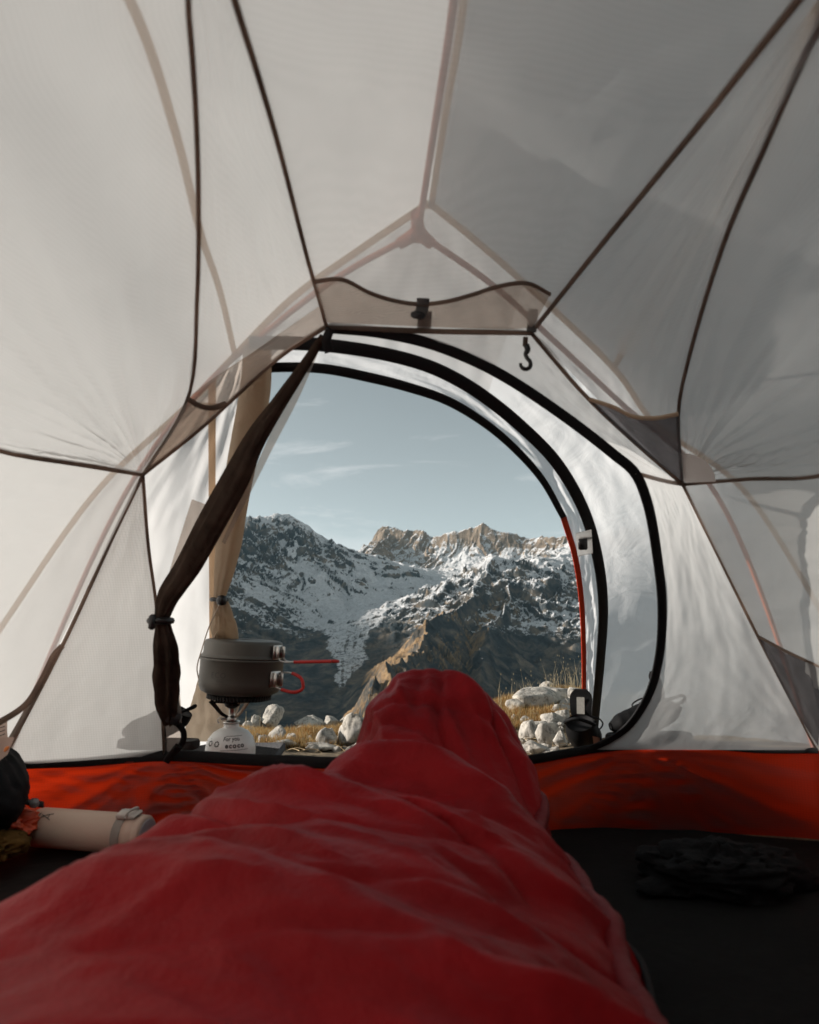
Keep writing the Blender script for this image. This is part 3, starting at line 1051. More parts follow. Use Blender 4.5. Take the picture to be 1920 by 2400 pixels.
tb = MB()
tc_ = on(374, 1455, INN, .02)
a = np.linspace(0, 2 * np.pi, 24, endpoint=False)
ring = A([tc_ + A([.017 * math.cos(t) + .002, .017 * math.sin(t), 0]) for t in a])
tb.tube(np.vstack([ring, ring[:1]]), .006, 8)
tb.box(tc_ + A([-.004, -.021, -.002]), (.010, .010, .026), bev=.003)
tb.build('door_toggle', m_blkp, tent)
# buckle and webbing at the foot of the door
ribbon('door_webbing', smooth([on(x, y, INN, .014) for x, y in ((412, 1690), (430, 1715), (428, 1740), (408, 1765))], 20), .011, A([.2, -.9, -.3]), .003, m_blk, tent)
ribbon('door_webbing', smooth([on(x, y, INN, .02) for x, y in ((418, 1748), (402, 1768), (390, 1785))], 12), .013, A([.2, -.9, -.3]), .006, m_blk, tent)
bk = MB()
bk.box(on(405, 1682, INN, .018), (.030, .012, .022), rot3('Y', 20), .004)
bk.build('door_buckle', m_blkp, tent)

fd = rolled('rolled_flysheet_door', [on(x, y, FLY, .03) for x, y in ((602, 815), (598, 900), (585, 990), (567, 1090), (550, 1190), (536, 1290), (522, 1370), (514, 1408))],
            [.022, .026, .027, .026, .025, .024, .019, .0105], m_flyroll, 12)
fd2 = rolled('rolled_flysheet_door', [on(x, y, FLY, .03) for x, y in ((515, 1402), (520, 1440), (524, 1490), (524, 1560))], [.011, .024, .029, .030], m_flyroll, 14, depth=.45)
P = ruled([on(x, y, FLY, q) for x, y, q in ((508, 1480, .06), (468, 1590, .12), (445, 1660, .16), (428, 1738, .18))], [on(x, y, FLY, .03) for x, y in ((530, 1480), (540, 1590), (545, 1660), (548, 1738))], 40, 24)
cloth('flysheet_door_skirt', wrinkle(P, .014, 4, 5, 53, [(P[0, 0], .02, .25, 14)]), m_flyroll)
tb = MB()
tc_ = on(520, 1407, FLY, .062)
tb.lathe([(0.001, -.011), (.009, -.009), (.012, 0), (.009, .009), (.001, .011)], 14, tc_)
a = np.linspace(0, 2 * np.pi, 20, endpoint=False)
ring = A([on(514, 1405, FLY, .03) + A([.016 * math.cos(t), .016 * math.sin(t), 0]) for t in a])
tb.tube(np.vstack([ring, ring[:1]]), .0045, 8)
tb.build('flysheet_toggle', m_blkp, tent)
tube('toggle_cord', smooth([tc_, at(490, 1470, 1.38), at(474, 1520, 1.36), at(462, 1565, 1.352), at(466, 1592, 1.352)], 30), .0014, mat_plain('tan cord', (.42, .34, .26), scale=400), tent, k=6)
ribbon('flysheet_hem', smooth([on(520, 1738, FLY, .01), at(455, 1752, 1.82), at(392, 1768, 1.76), at(330, 1788, 1.68)], 20), .010, A([0, -1, 0]), .004, m_blk, tent)

# small fittings
tb = MB()
st = [on(992, 700, RP, .010), on(990, 722, RP, .016), on(984, 738, RP, .026)]
tb.grid(ribbon_grid(smooth(st, 10), .017, A([0, -.7, -.7]), .003))
o = tb.build('lamp_loop', m_grey, tent)
kb = MB()
kb.box(on(980, 739, RP, .03), (.020, .010, .009), rot3('Y', 8), .003)
kb.build('loop_pull', m_blkp, o)
ribbon('lamp_loop_base', smooth([on(996, 730, RP, .006), on(994, 768, RP, .003)], 6), .020, A([0, -.5, -.85]), .002, m_grey, tent)
ribbon('corner_webbing', smooth([cB + A([.002, -.012, .03]), cB + A([-.002, -.012, -.004])], 6), .014, A([0, -1, 0]), .003, m_grey, tent)
ribbon('corner_webbing', smooth([on(775, 770, INN, .012), on(765, 800, INN, .012), on(772, 826, INN, .012)], 8), .013, A([0, -1, 0]), .004, m_blk, tent)
hk = at(1232, 790, .85)
ribbon('hook_strap', smooth([hk, hk + A([-.001, 0, -.014])], 5), .007, A([0, -1, 0]), .002, m_bind, tent)
cv = [hk + A([.0005 + x, -.002, z]) for x, z in ((0, -.013), (.0015, -.020), (-.0015, -.027), (.0012, -.033), (.0045, -.038), (.0042, -.045), (-.0012, -.0485), (-.0075, -.046), (-.0092, -.040))]
tube('lamp_hook', smooth(cv, 36), np.interp(np.linspace(0, 1, 36), [0, .12, .3, .8, 1], [.0045, .0042, .0030, .0030, .0022]), m_blkp, tent, k=10)
tb = MB()
tb.grid(ribbon_grid(smooth([on(1368, 1246, FLY, .05), on(1372, 1300, FLY, .05)], 8), .030, A([0, -.85, -.5]), .002))
o = tb.build('tab_patch', m_inner, tent)
kb = MB()
kb.box(on(1366, 1271, FLY, .056), (.018, .006, .030), None, .005)
kb.build('door_tab', m_blkp, o)

# straps and labels in the left hand corner
ribbon('corner_strap', smooth([at(146, 1514, 1.135), at(128, 1534, 1.12), at(100, 1590, 1.10), at(62, 1650, 1.08), at(0, 1692, 1.04), at(-60, 1720, 1.0)], 30), .010, A([.5, -.8, .2]), .003, m_bind, tent)
ribbon('corner_strap', smooth([at(96, 1600, 1.10), at(62, 1668, 1.10), at(24, 1735, 1.12)], 20), .009, A([.4, -.9, .1]), .002, mat_fabric('pale webbing', (.45, .39, .34), through=.4, clear=0), tent)
P = ruled([at(-30, 1700, 1.06), at(18, 1683, 1.07)], [at(-40, 1800, 1.06), at(22, 1742, 1.07)], 12, 12)
P += A([0, -1, 0]) * (.003 * np.sin(np.linspace(0, 3, 12))[None, :, None])
o = cloth('care_label', P, m_label)
lb = MB()
for q in range(7):
    y0 = 1700 + q * 9
    lb.grid(ribbon_grid(smooth([at(-6 + q, y0 + 8, 1.058), at(12, y0 + 2, 1.062)], 3), .0014, A([0, -1, 0]), .0006))
lb.build('label_print', m_ink, o)
P = ruled([at(-6, 1728, 1.055), at(34, 1728, 1.06)], [at(-22, 1800, 1.055), at(18, 1768, 1.06)], 10, 10)
o = cloth('care_label', P, m_label)
lb = MB()
lb.tube(smooth([at(10, 1762, 1.05), at(16, 1754, 1.05), at(22, 1750, 1.05)], 8), [.0005, .002, .0026, .003, .003, .0026, .002, .0005], 8, .3)
lb.build('label_mark', m_orange, o)

# ------------------------------------------------------------------ sleeping bag
m_bag = None
m, nt, bs, out = material('red ripstop nylon')
n, l = nt.nodes, nt.links
tc = n.new('ShaderNodeTexCoord')
b1, b2 = noise_node(5, 6, .6, .5), noise_node(38, 6, .65)
l.new(ramp(b1.outputs[0], [(.3, (.16, .003, .005)), (.6, (.28, .006, .009))]), bs.inputs['Base Color'])
bs.inputs['Roughness'].default_value = .43
bs.inputs['Specular IOR Level'].default_value = .09
bs.inputs['Sheen Weight'].default_value = .0
bs.inputs['Sheen Roughness'].default_value = .5
bp = n.new('ShaderNodeBump')
bp.inputs['Strength'].default_value = .5
bp.inputs['Distance'].default_value = .008
l.new(b2.outputs[0], bp.inputs['Height'])
l.new(bp.outputs[0], bs.inputs['Normal'])
m_bag = m

ST = A([[-.45, -.44, .20, .20], [.05, -.44, .20, .205], [.30, -.425, .20, .21], [.48, -.405, .205, .213], [.63, -.385, .207, .215], [.75, -.355, .203, .219], [.83, -.325, .198, .224],
        [.885, -.285, .194, .224], [.925, -.205, .192, .212], [.955, -.145, .192, .214], [1.0, -.125, .194, .236], [1.05, -.118, .198, .272], [1.10, -.110, .202, .302], [1.145, -.098, .198, .316],
        [1.18, -.078, .184, .306], [1.208, -.042, .152, .262], [1.226, .02, .11, .17]])
nb, ma = 300, 130
ys = np.linspace(-.45, 1.228, nb)
st = smooth(ST, 400)
xl, xr, hh = (np.interp(ys, st[:, 0], st[:, k]) for k in (1, 2, 3))
ang = np.linspace(-.32, math.pi + .32, ma)
cs, sn = np.cos(ang), np.sin(ang)
cxm, wd = (xl + xr) / 2, (xr - xl) / 2
legb = sstep(.93, 1.08, ys)[:, None]
X = cxm[:, None] + wd[:, None] * np.sign(cs)[None] * np.abs(cs)[None] ** (.92 - .16 * legb)
Zb = np.where(sn[None] > 0, np.abs(sn)[None] ** (.85 - .07 * legb), -np.abs(sn)[None] * .35)
# the ridge of the legs lies right of the middle and slopes away to the left
Z = .035 + (hh[:, None] - .035) * np.clip(Zb, -.06, 1)
Y = np.repeat(ys[:, None], ma, 1)
PB = np.stack([X, Y, Z], 2)
N = -grid_normals(PB)
N *= np.sign((N * (PB - np.stack([cxm, ys, hh * .4], 1)[:, None])).sum(2))[..., None]
wob = .10 * noise2(X * 3, Y * 2, 81)
q = Y + .34 * X + wob
f1 = noise2(X * 1.5 + 3, q * 8.5, 82)
f2 = noise2(X * 3.1, q * 17 + X * 2, 83)
f3 = noise2(X * 9 + Y * 5, Y * 21 - X * 6, 84)
crease = -np.exp(-(np.abs(noise2(X * 1.1 + 7, q * 5.2, 85)) / .05) ** 1.2)
quilt = -np.exp(-((((Y + .12 * X + .02 * noise2(X * 4, Y * 4, 90)) % .125) - .0625) / .007) ** 2)
leg = sstep(.88, 1.02, Y)
dsp = (.016 * f1 + .006 * f2 + .0022 * f3 + .016 * crease + .042 * (ridged(q * 4.2, X * 1.6 + .3 * wob, 4, 97) - .5)) * (1 - .35 * leg) + .005 * quilt
r2 = noise2(np.arctan2(X - .05, 1.25 - Y) * 5.5, Z * 3 + Y, 86)
r3 = -np.exp(-(np.abs(noise2(np.arctan2(X - .05, 1.3 - Y) * 4.2 + .5 * noise2(X * 6, Z * 6, 95), Z * 2.2 + Y, 96)) / .09) ** 1.2)
dsp = dsp + leg * (1 - .75 * sstep(1.06, 1.17, Y)) * (.008 * r2 + .015 * r3 + .036 * (ridged(X * 5 + Z * 3, q * 3 - Z * 2.5, 4, 98) - .5) + .004 * noise2(X * 14 + Z * 10, Y * 10 - Z * 14, 87))
PB = PB + N * (dsp * np.clip(sn * 4 + .4, 0, 1)[None])[..., None]
bag = thing('sleeping_bag', 'red quilted sleeping bag stretched across the tent floor with its foot end in the doorway', 'sleeping bag', (0, .6, .02))
link('shell', grid_mesh('shell', PB), m_bag, bag)
# closing at the foot
link('foot_panel', new_mesh('foot_panel', np.vstack([PB[-1], PB[-1].mean(0) + A([0, .006, 0])]), [(i, i + 1, ma) for i in range(ma - 1)]), m_bag, bag)
kz = int(np.argmin(np.abs(ang - .42)))
zc = PB[100:, kz]
zc = smooth(zc[::12], 120)
nn = A([.8, 0, .55])
m_bagdark = mat_plain('dark red draft tube cloth', (.15, .006, .009), rough=.6, spec=.25, scale=60, bump=.5, bdist=.004)
G = tube_grid(zc - nn * .001, .011, 14)
G += (.0035 * noise2(np.linspace(0, 40, 120)[:, None], np.linspace(0, 3, 14)[None], 88))[..., None]
link('draft_tube', grid_mesh('draft_tube', G, wrap=True, caps=True), m_bagdark, bag)
kz2 = int(np.argmin(np.abs(ang - .20)))
z2 = smooth(PB[100:, kz2][::12], 160)
tube('zip_coil', z2 + A([.006, 0, .004]), .0035, m_blk, bag, k=6)
sb = MB()
i = int(np.argmin(np.abs(z2[:, 1] - 1.09)))
sb.box(z2[i] + A([.012, -.004, .006]), (.014, .022, .008), rot3('Y', 55), .002)
sb.tube(smooth([z2[i] + A([.016, -.012, .006]), z2[i] + A([.021, -.028, -.004]), z2[i] + A([.021, -.045, -.018])], 8), .0026, 8)
sb.build('zip_slider', mat_plain('worn zip metal', (.42, .40, .38), rough=.35, metal=1.0), bag)

# ------------------------------------------------------------------ stove, gas, pot
m_white = mat_plain('white enamel', (.78, .78, .76), rough=.32, spec=.5, var=.03, scale=20, bump=.03)
m_steel = mat_plain('brushed steel', (.55, .53, .50), rough=.3, metal=1.0, scale=200, bump=.1)
m_soot = mat_plain('blackened steel', (.020, .018, .017), rough=.5, metal=.6, scale=120)
m_warm = mat_plain('tan steel arm', (.46, .36, .28), rough=.42, metal=.7, scale=80)
m_pot = mat_plain('grey anodised aluminium', (.095, .086, .073), rough=.5, metal=.3, spec=.45, var=.12, scale=14, bump=.05)
m_redgrip = mat_plain('red silicone', (.52, .018, .012), rough=.42, spec=.5, var=.06)


def text_geo(body, size=1.0, bold=0.0, spacing=1.0):
    cu = bpy.data.curves.new('t', 'FONT')
    cu.body, cu.size, cu.offset, cu.space_character = body, size, bold, spacing
    cu.align_x, cu.align_y = 'CENTER', 'CENTER'
    cu.resolution_u = 3
    ob = bpy.data.objects.new('t', cu)
    COL.objects.link(ob)
    dg = bpy.context.evaluated_depsgraph_get()
    me = ob.evaluated_get(dg).to_mesh()
    V = A([v.co[:] for v in me.vertices])
    Fc = [tuple(p.vertices) for p in me.polygons]
    ob.evaluated_get(dg).to_mesh_clear()
    bpy.data.objects.remove(ob)
    bpy.data.curves.remove(cu)
    return V[:, :2], Fc


def wrap_text(mb, geo, centre, prof, a0, zc, lift=.0006, tilt=0.0):
    """lay flat print on a round body; prof = (height, radius) pairs"""
    V, Fc = geo
    pz, pr = zip(*sorted(prof))
    z = zc + V[:, 1] + tilt * V[:, 0]
    r = np.interp(z, pz, pr) + lift
    a = a0 + V[:, 0] / np.interp(zc, pz, pr)
    mb.add(np.stack([centre[0] + r * np.cos(a), centre[1] + r * np.sin(a), centre[2] + z], 1), Fc)


SX, SY, SZ = at(541, 1740, 1.47)[0], 1.47, .060
foam = MB()
foam.box((SX - .19, 1.60, .0475), (.50, .52, .024), rot3('Z', 3), .004)
o = foam.build('foam_mat', mat_plain('speckled grey foam', (.10, .10, .105), rough=1, spec=.1, var=.8, scale=260, bump=1, bdist=.003))
tag(o, 'grey speckled foam mat under the gas canister in the porch', 'mat')
can = thing('gas_canister', 'white gas canister with dark print below the stove', 'gas canister', (SX, SY, SZ))
cprof = [(.002, .004), (.040, .0), (.050, .003), (.0535, .012), (.0535, .058), (.0525, .068), (.048, .082), (.038, .094), (.026, .101), (.018, .103), (.0165, .106), (.0165, .110), (.0145, .113), (.002, .113)]
mb = MB()
mb.lathe(cprof, 56, (SX, SY, SZ))
mb.build('body', m_white, can)
mb = MB()
mb.lathe([(.012, .112), (.0175, .1125), (.0185, .115), (.0185, .117), (.012, .1175)], 32, (SX, SY, SZ))
mb.build('collar', m_steel, can)
zr = [(z, r) for r, z in cprof[3:10]]
mb = MB()
fa = -math.pi / 2 + .27                      # the side turned to the tent
wrap_text(mb, text_geo('For you', .0105, .0002), (SX, SY, SZ), zr, fa + .02, .0862)
wrap_text(mb, text_geo('ecoco', .0135, .0005, 1.25), (SX, SY, SZ), zr, fa + .16, .0735)
V, Fc = text_geo('I', .01)
for zz, w in ((.0645, .060), (.0915, .034)):
    k = 14
    xs = np.linspace(-w / 2, w / 2, k)
    V = np.vstack([np.stack([xs, xs * 0 - .0004], 1), np.stack([xs, xs * 0 + .0004], 1)])
    wrap_text(mb, (V, [(i, i + 1, k + i + 1, k + i) for i in range(k - 1)]), (SX, SY, SZ), zr, fa + .16, zz)
for k, (aa, zz) in enumerate(((fa - .62, .0765), (fa - .98, .0765))):   # two little star badges
    for q in range(8):
        c0 = A([.0046 * math.cos(q * math.pi / 4), .0046 * math.sin(q * math.pi / 4)])
        V = A([c0 + .0016 * A([math.cos(w), math.sin(w)]) for w in np.linspace(0, 2 * np.pi, 8, endpoint=False)])
        wrap_text(mb, (V, [tuple(range(8))]), (SX, SY, SZ), zr, aa, zz)
for q in range(4):
    V = A([(-.012, -.0006), (.012 - q * .002, -.0006), (.012 - q * .002, .0006), (-.012, .0006)])
    wrap_text(mb, (V, [(0, 1, 2, 3)]), (SX, SY, SZ), zr, fa - 1.30, .085 - q * .0055)
wrap_text(mb, text_geo('ecoco', .006, .0003), (SX, SY, SZ), zr, fa + .3, .056)
mb.build('print', m_ink, can, smooth_shade=False)

stove = thing('camping_stove', 'black folding gas burner screwed on the white canister under the pot', 'stove', (SX, SY, SZ + .113))
zt = SZ + .1135
mb = MB()
mb.lathe([(.004, .0), (.0105, .001), (.0105, .012), (.0075, .014), (.0065, .018), (.0065, .034), (.009, .036), (.009, .040), (.005, .042)], 24, (SX, SY, zt))
mb.build('stem', m_steel, stove)
mb = MB()
mb.lathe([(.003, .030), (.008, .031), (.016, .036), (.018, .042), (.016, .0445), (.003, .045)], 28, (SX, SY, zt))
mb.build('burner_head', m_soot, stove)
for ad, mt in ((196, m_soot), (-30, m_warm), (80, m_warm)):
    ar = math.radians(ad)
    e = A([math.cos(ar), math.sin(ar), 0])
    c0 = A([SX, SY, zt])
    mb = MB()
    mb.grid(ribbon_grid(smooth([c0 + e * .009 + A([0, 0, .012]), c0 + e * .022 + A([0, 0, .020]), c0 + e * .036 + A([0, 0, .036]), c0 + e * .047 + A([0, 0, .049])], 14),
                        np.linspace(.006, .010, 14), np.cross(e, [0, 0, 1.0]), .0026))
    mb.tube(smooth([c0 + e * .042 + A([0, 0, .0455]), c0 + e * .014 + A([0, 0, .043])], 6), .0022, 8)
    mb.build('support_arm', mt, stove)
mb = MB()
mb.tube(smooth([A([SX - .006, SY, zt + .008]), A([SX - .022, SY - .004, zt + .008])], 4), .003, 10)
mb.tube(smooth([A([SX - .022, SY - .004, zt + .014]), A([SX - .030, SY - .005, zt + .006]), A([SX - .026, SY - .005, zt - .001])], 8), .0013, 6)
mb.build('valve', m_steel, stove)

PX, PZ = SX + .014, zt + .051
tilt = rot3('Y', 3.2)


def tl(V):
    return (np.asarray(V) - A([PX, SY, PZ])) @ tilt.T + A([PX, SY, PZ])


class TMB(MB):
    def build(self, *a, **k):
        self.V = [tl(v) for v in self.V]
        return MB.build(self, *a, **k)


pot = thing('cooking_pot', 'grey anodised camping pot with folding red wire handle on the stove', 'pot', (PX, SY, PZ))
mb = TMB()
pprof = [(.058, .012), (.074, .013), (.084, .018), (.089, .028), (.0905, .040), (.0905, .083), (.0930, .085), (.0935, .0875), (.0925, .0895), (.0885, .0895)]
mb.lathe([(.002, .012)] + pprof + [(.0870, .083), (.0868, .030), (.002, .020)], 72, (PX, SY, PZ))
mb.build('pot_body', m_pot, pot)
mb = TMB()
mb.lathe([(.050, .001), (.066, .000), (.068, .003), (.068, .013), (.050, .013), (.050, .001)], 72, (PX, SY, PZ))
for q in range(60):
    t = q * 2 * np.pi / 60
    mb.box((PX + .0685 * math.cos(t), SY + .0685 * math.sin(t), PZ + .0065), (.003, .0026, .011), rot3('Z', math.degrees(t)))
mb.build('heat_ring', m_soot, pot)
hz = math.radians(-24)
he = A([math.cos(hz), math.sin(hz), 0])
hs = A([-math.sin(hz), math.cos(hz), 0])
hc = A([PX, SY, PZ]) + he * .0915


def plate(mb, z, w, h):
    R = rot3('Z', math.degrees(hz))
    mb.box(hc + A([0, 0, z]), (.004, w, h), R, .001)
    for s in (-1, 1):
        mb.box(hc + he * .006 + hs * (s * w * .36) + A([0, 0, z]), (.012, .0025, h * .86), R, .0008)
        mb.tube(smooth([hc + he * .003 + hs * s * w * .2 + A([0, 0, z + h * .24 * s]), hc + he * .006 + hs * s * w * .2 + A([0, 0, z + h * .24 * s])], 3), .003, 10)


mb = TMB()
plate(mb, .050, .034, .034)
mb.build('handle_bracket', m_steel, pot)
dx = A([.95, -.30, 0])
loop = []
for s in (-1, 1):
    p = [hc + he * .010 + hs * s * .011 + A([0, 0, .065 if s > 0 else .036]),
         hc + dx * .030 + hs * s * .009 + A([0, 0, .066 if s > 0 else .030]),
         hc + dx * .056 + hs * s * .007 + A([0, 0, .058 if s > 0 else .0285])]
    loop.append(p)
full = smooth(loop[0] + [hc + dx * .068 + A([0, 0, .036]), hc + dx * .067 + A([0, 0, .050])] + loop[1][::-1], 70)
mb = TMB()
mb.tube(full[:9], .0017, 8)
mb.build('handle_wire', m_steel, pot)
mb = TMB()
mb.tube(full[-16:], .0017, 8)
mb.build('handle_wire', m_steel, pot)
mb = TMB()
mb.tube(full[7:58], .0036, 10)
mb.build('handle', m_redgrip, pot)
fr_ = [(.0175 + z * 0, r) for r, z in pprof]
wallp = [(z, r) for r, z in pprof[2:7]]
mb = TMB()
pa = -math.pi / 2 - .30
g = text_geo('ECO', .0165, -.0001, 1.15)
wrap_text(mb, g, (PX, SY, PZ), wallp, pa, .056, .0004)
wrap_text(mb, text_geo('SERIES', .0062, 0, 1.1), (PX, SY, PZ), wallp, pa + .06, .0435, .0004)
for zz, w, h in ((.0485, .046, .0006), (.0385, .046, .0006)):
    k = 12
    xs = np.linspace(-w / 2, w / 2, k)
    V = np.vstack([np.stack([xs, xs * 0 - h / 2], 1), np.stack([xs, xs * 0 + h / 2], 1)])
    wrap_text(mb, (V, [(i, i + 1, k + i + 1, k + i) for i in range(k - 1)]), (PX, SY, PZ), wallp, pa + .06, zz, .0004)
mb.build('embossed_mark', mat_plain('faint etched mark', (.045, .041, .036), rough=.6, bump=0), pot, smooth_shade=False)

pan = thing('frying_pan', 'shallow grey pan turned over as a lid on the pot, straight red handle', 'pan', (PX, SY, PZ + .09))
mb = TMB()
mb.lathe([(.0885, .0905), (.0925, .0905), (.0925, .0935), (.0880, .0955), (.0865, .100), (.0860, .121), (.0830, .1265), (.076, .1285), (.002, .1285), (.002, .126), (.080, .124), (.083, .118), (.084, .098), (.0885, .0905)], 72, (PX, SY, PZ))
mb.build('pan_body', m_pot, pan)
mb = TMB()
plate(mb, .1075, .030, .030)
mb.build('handle_bracket', m_steel, pan)
mr_ = TMB()
for s in (-1, 1):
    mb = TMB()
    C = smooth([hc + he * .008 + hs * s * .010 + A([0, 0, .098]), hc + dx * .018 + hs * s * .010 + A([0, 0, .090]), hc + dx * .045 + hs * s * .010 + A([0, 0, .0905]), hc + dx * .136 + hs * s * .008 + A([0, 0, .0985])], 40)
    mb.tube(C[:15], .0016, 8)
    mb.build('handle_wire', m_steel, pan)
    mr_.tube(C[13:], .0034, 10)
e0, e1 = C[-1], C[-1] - hs * .016
mr_.tube(smooth([e0, e0 + dx * .008 - hs * .004, e1 + dx * .008 + hs * .004, e1], 14), .0034, 10)
mr_.build('handle', m_redgrip, pan)

# ------------------------------------------------------------------ bottle and the things on the floor
pL, pR = A([at(98, 1932, 1.165)[0], 1.165, .0495]), A([at(345, 1945, 1.125)[0], 1.125, .0495])
axis = (pR - pL) / np.linalg.norm(pR - pL)
Lb = np.linalg.norm(pR - pL) * 1.06
e1 = A([0, 0, 1.0])
e2 = np.cross(e1, axis)
e2 /= np.linalg.norm(e2)
FR_ = np.stack([e2, e1, axis], 1)          # local x, y, z -> world


class BMB(MB):
    def build(self, *a, **k):
        self.V = [v @ FR_.T + pL - axis * .010 for v in self.V]
        return MB.build(self, *a, **k)


bottle = thing('flask', 'cream insulated flask lying on its side on the dark tent floor', 'flask', (pL + pR) / 2 - A([0, 0, .031]))
m_cream = mat_plain('matt cream lacquer', (.50, .375, .30), rough=.55, spec=.35, var=.05, scale=240, bump=.12)
mb = BMB()
mb.lathe([(.002, .0), (.0255, .0), (.0292, .003), (.0306, .009), (.0306, Lb * .765), (.0300, Lb * .77), (.002, Lb * .77)], 56)
mb.build('body', m_cream, bottle)
mb = BMB()
mb.lathe([(.0255, Lb * .768), (.0310, Lb * .770), (.0312, Lb * .775), (.0312, Lb * .838), (.0310, Lb * .842), (.0255, Lb * .844)], 56)
mb.build('band', mat_plain('grey rubber band', (.24, .215, .19), rough=.7, scale=200), bottle)
mb = BMB()
mb.lathe([(.0255, Lb * .842), (.0304, Lb * .844), (.0304, Lb * .915), (.0293, Lb * .925), (.0289, Lb * .932), (.0298, Lb * .940), (.0293, Lb * .972), (.0265, Lb * .990), (.002, Lb * .990)], 56)
mb.build('cap', m_cream, bottle)
mb = BMB()
mb.lathe([(.002, Lb * .9895), (.0242, Lb * .9905), (.0242, Lb * .996), (.022, Lb * 1.0), (.002, Lb * 1.001)], 48)
mb.build('cap_disc', mat_plain('grey cap insert', (.30, .27, .28), rough=.45), bottle)
mb = BMB()
mb.box((-.006, .0320, Lb * .845), (.026, .006, .036), rot3('Z', 9), .0025)
mb.box((-.012, .0325, Lb * .812), (.018, .010, .018), rot3('Z', 16), .003)
mb.tube(smooth([A([-.020, .0305, Lb * .86]), A([-.020, .0385, Lb * .875]), A([.004, .0395, Lb * .885]), A([.010, .0345, Lb * .86])], 16), .0022, 8)
mb.build('clasp', mat_plain('light grey clasp', (.50, .46, .42), rough=.4), bottle)
mb = BMB()


def on_bottle(z, a, k=.0309):
    return A([-k * math.sin(a), k * math.cos(a), z])


for seg in (((.052, .50), (.036, .66), (.052, .86)), ((.045, .58), (.045, .80)), ((.036, .66), (.029, .62)), ((.036, .68), (.029, .76))):
    mb.tube(smooth([on_bottle(z * Lb / .25, a) for z, a in seg], 8), .0007, 6)
for q in range(6):
    mb.tube(smooth([on_bottle((.024 + .0008 * (q % 2)) * Lb / .25, .50 + q * .07), on_bottle(.0215 * Lb / .25, .53 + q * .07)], 4), .00045, 5)
mb.build('printed_mark', m_ink, bottle)


def lump(name, c, s, mat, seed, amp=.25, folds=4.0, n=40, k=56, floor=None, rot=0.0):
    """crumpled soft thing"""
    th, ph = np.meshgrid(np.linspace(.03, math.pi - .03, n), np.linspace(0, 2 * np.pi, k, endpoint=False), indexing='ij')
    D = np.stack([np.sin(th) * np.cos(ph), np.sin(th) * np.sin(ph), np.cos(th)], 2)
    f = 1 + amp * noise2(D[..., 0] * 2 + D[..., 2] * 1.3, D[..., 1] * 2 - D[..., 2], seed) - amp * .7 * np.exp(-(np.abs(noise2(D[..., 0] * folds + D[..., 2] * 2, D[..., 1] * folds + D[..., 2], seed + 4)) / .12))
    f = f + amp * .25 * noise2(D[..., 0] * 7, D[..., 1] * 7 + D[..., 2] * 5, seed + 8)
    P = D * f[..., None] * A(s)
    P = P @ rot3('Z', rot).T + A(c)
    if floor is not None:
        P[..., 2] = np.maximum(P[..., 2], floor)
    return grid_mesh(name, P, wrap=True, caps=True)


m_blackcloth = mat_plain('black cloth', (.006, .0065, .008), rough=.75, spec=.2, scale=80, bump=.5)
sack = thing('stuff_sack', 'black stuff sack with webbing strap at the left edge of the floor', 'bag', at(-20, 1880, 1.10) * A([1, 1, 0]) + A([0, 0, .02]))
link('sack_body', lump('sack_body', at(-62, 1868, 1.08), (.075, .085, .078), m_blackcloth, 3, .12, floor=.021), m_blackcloth, sack)
mb = MB()
mb.grid(ribbon_grid(smooth([at(10, 1868, 1.08), at(50, 1877, 1.11), at(102, 1886, 1.14)], 14), .012, A([0, -.7, .7]), .003))
mb.build('strap', m_blk, sack)
mb = MB()
mb.box(at(80, 1882, 1.12), (.014, .008, .015), None, .003)
mb.build('strap_buckle', mat_plain('grey buckle', (.25, .25, .26), rough=.4), sack)
o = link('dry_bag', lump('dry_bag', at(28, 1930, 1.13), (.042, .040, .024), None, 9, .40, 5, floor=.021, rot=20), mat_plain('bright orange coated cloth', (.62, .075, .020), rough=.4, spec=.5, scale=30, bump=.6, bdist=.004))
tag(o, 'crumpled bright orange bag beside the base of the flask', 'bag')
o = link('glove', lump('glove', at(-30, 1985, 1.05), (.055, .05, .020), None, 13, .35, 6, floor=.021, rot=-15), mat_plain('mustard fleece', (.085, .045, .012), rough=.95, spec=.1, scale=120, bump=.8, bdist=.003))
tag(o, 'crumpled mustard brown cloth below the orange bag', 'cloth')
o = link('folded_jacket', lump('folded_jacket', at(1690, 1990, 1.02) * A([1, 1, 0]) + A([0, 0, .03]), (.13, .09, .040), None, 17, .30, 5, floor=.021, rot=10), mat_plain('dark grey garment', (.0045, .0047, .0055), rough=.9, spec=.2, scale=200, bump=.8, bdist=.003))
tag(o, 'dark grey crumpled jacket on the floor at the right', 'jacket')

# ------------------------------------------------------------------ boots
m_boot = mat_plain('black boot leather', (.0045, .0045, .005), rough=.7, spec=.15, scale=60, bump=.4)
m_sole = mat_plain('dark rubber sole', (.014, .012, .011), rough=.8, scale=90)


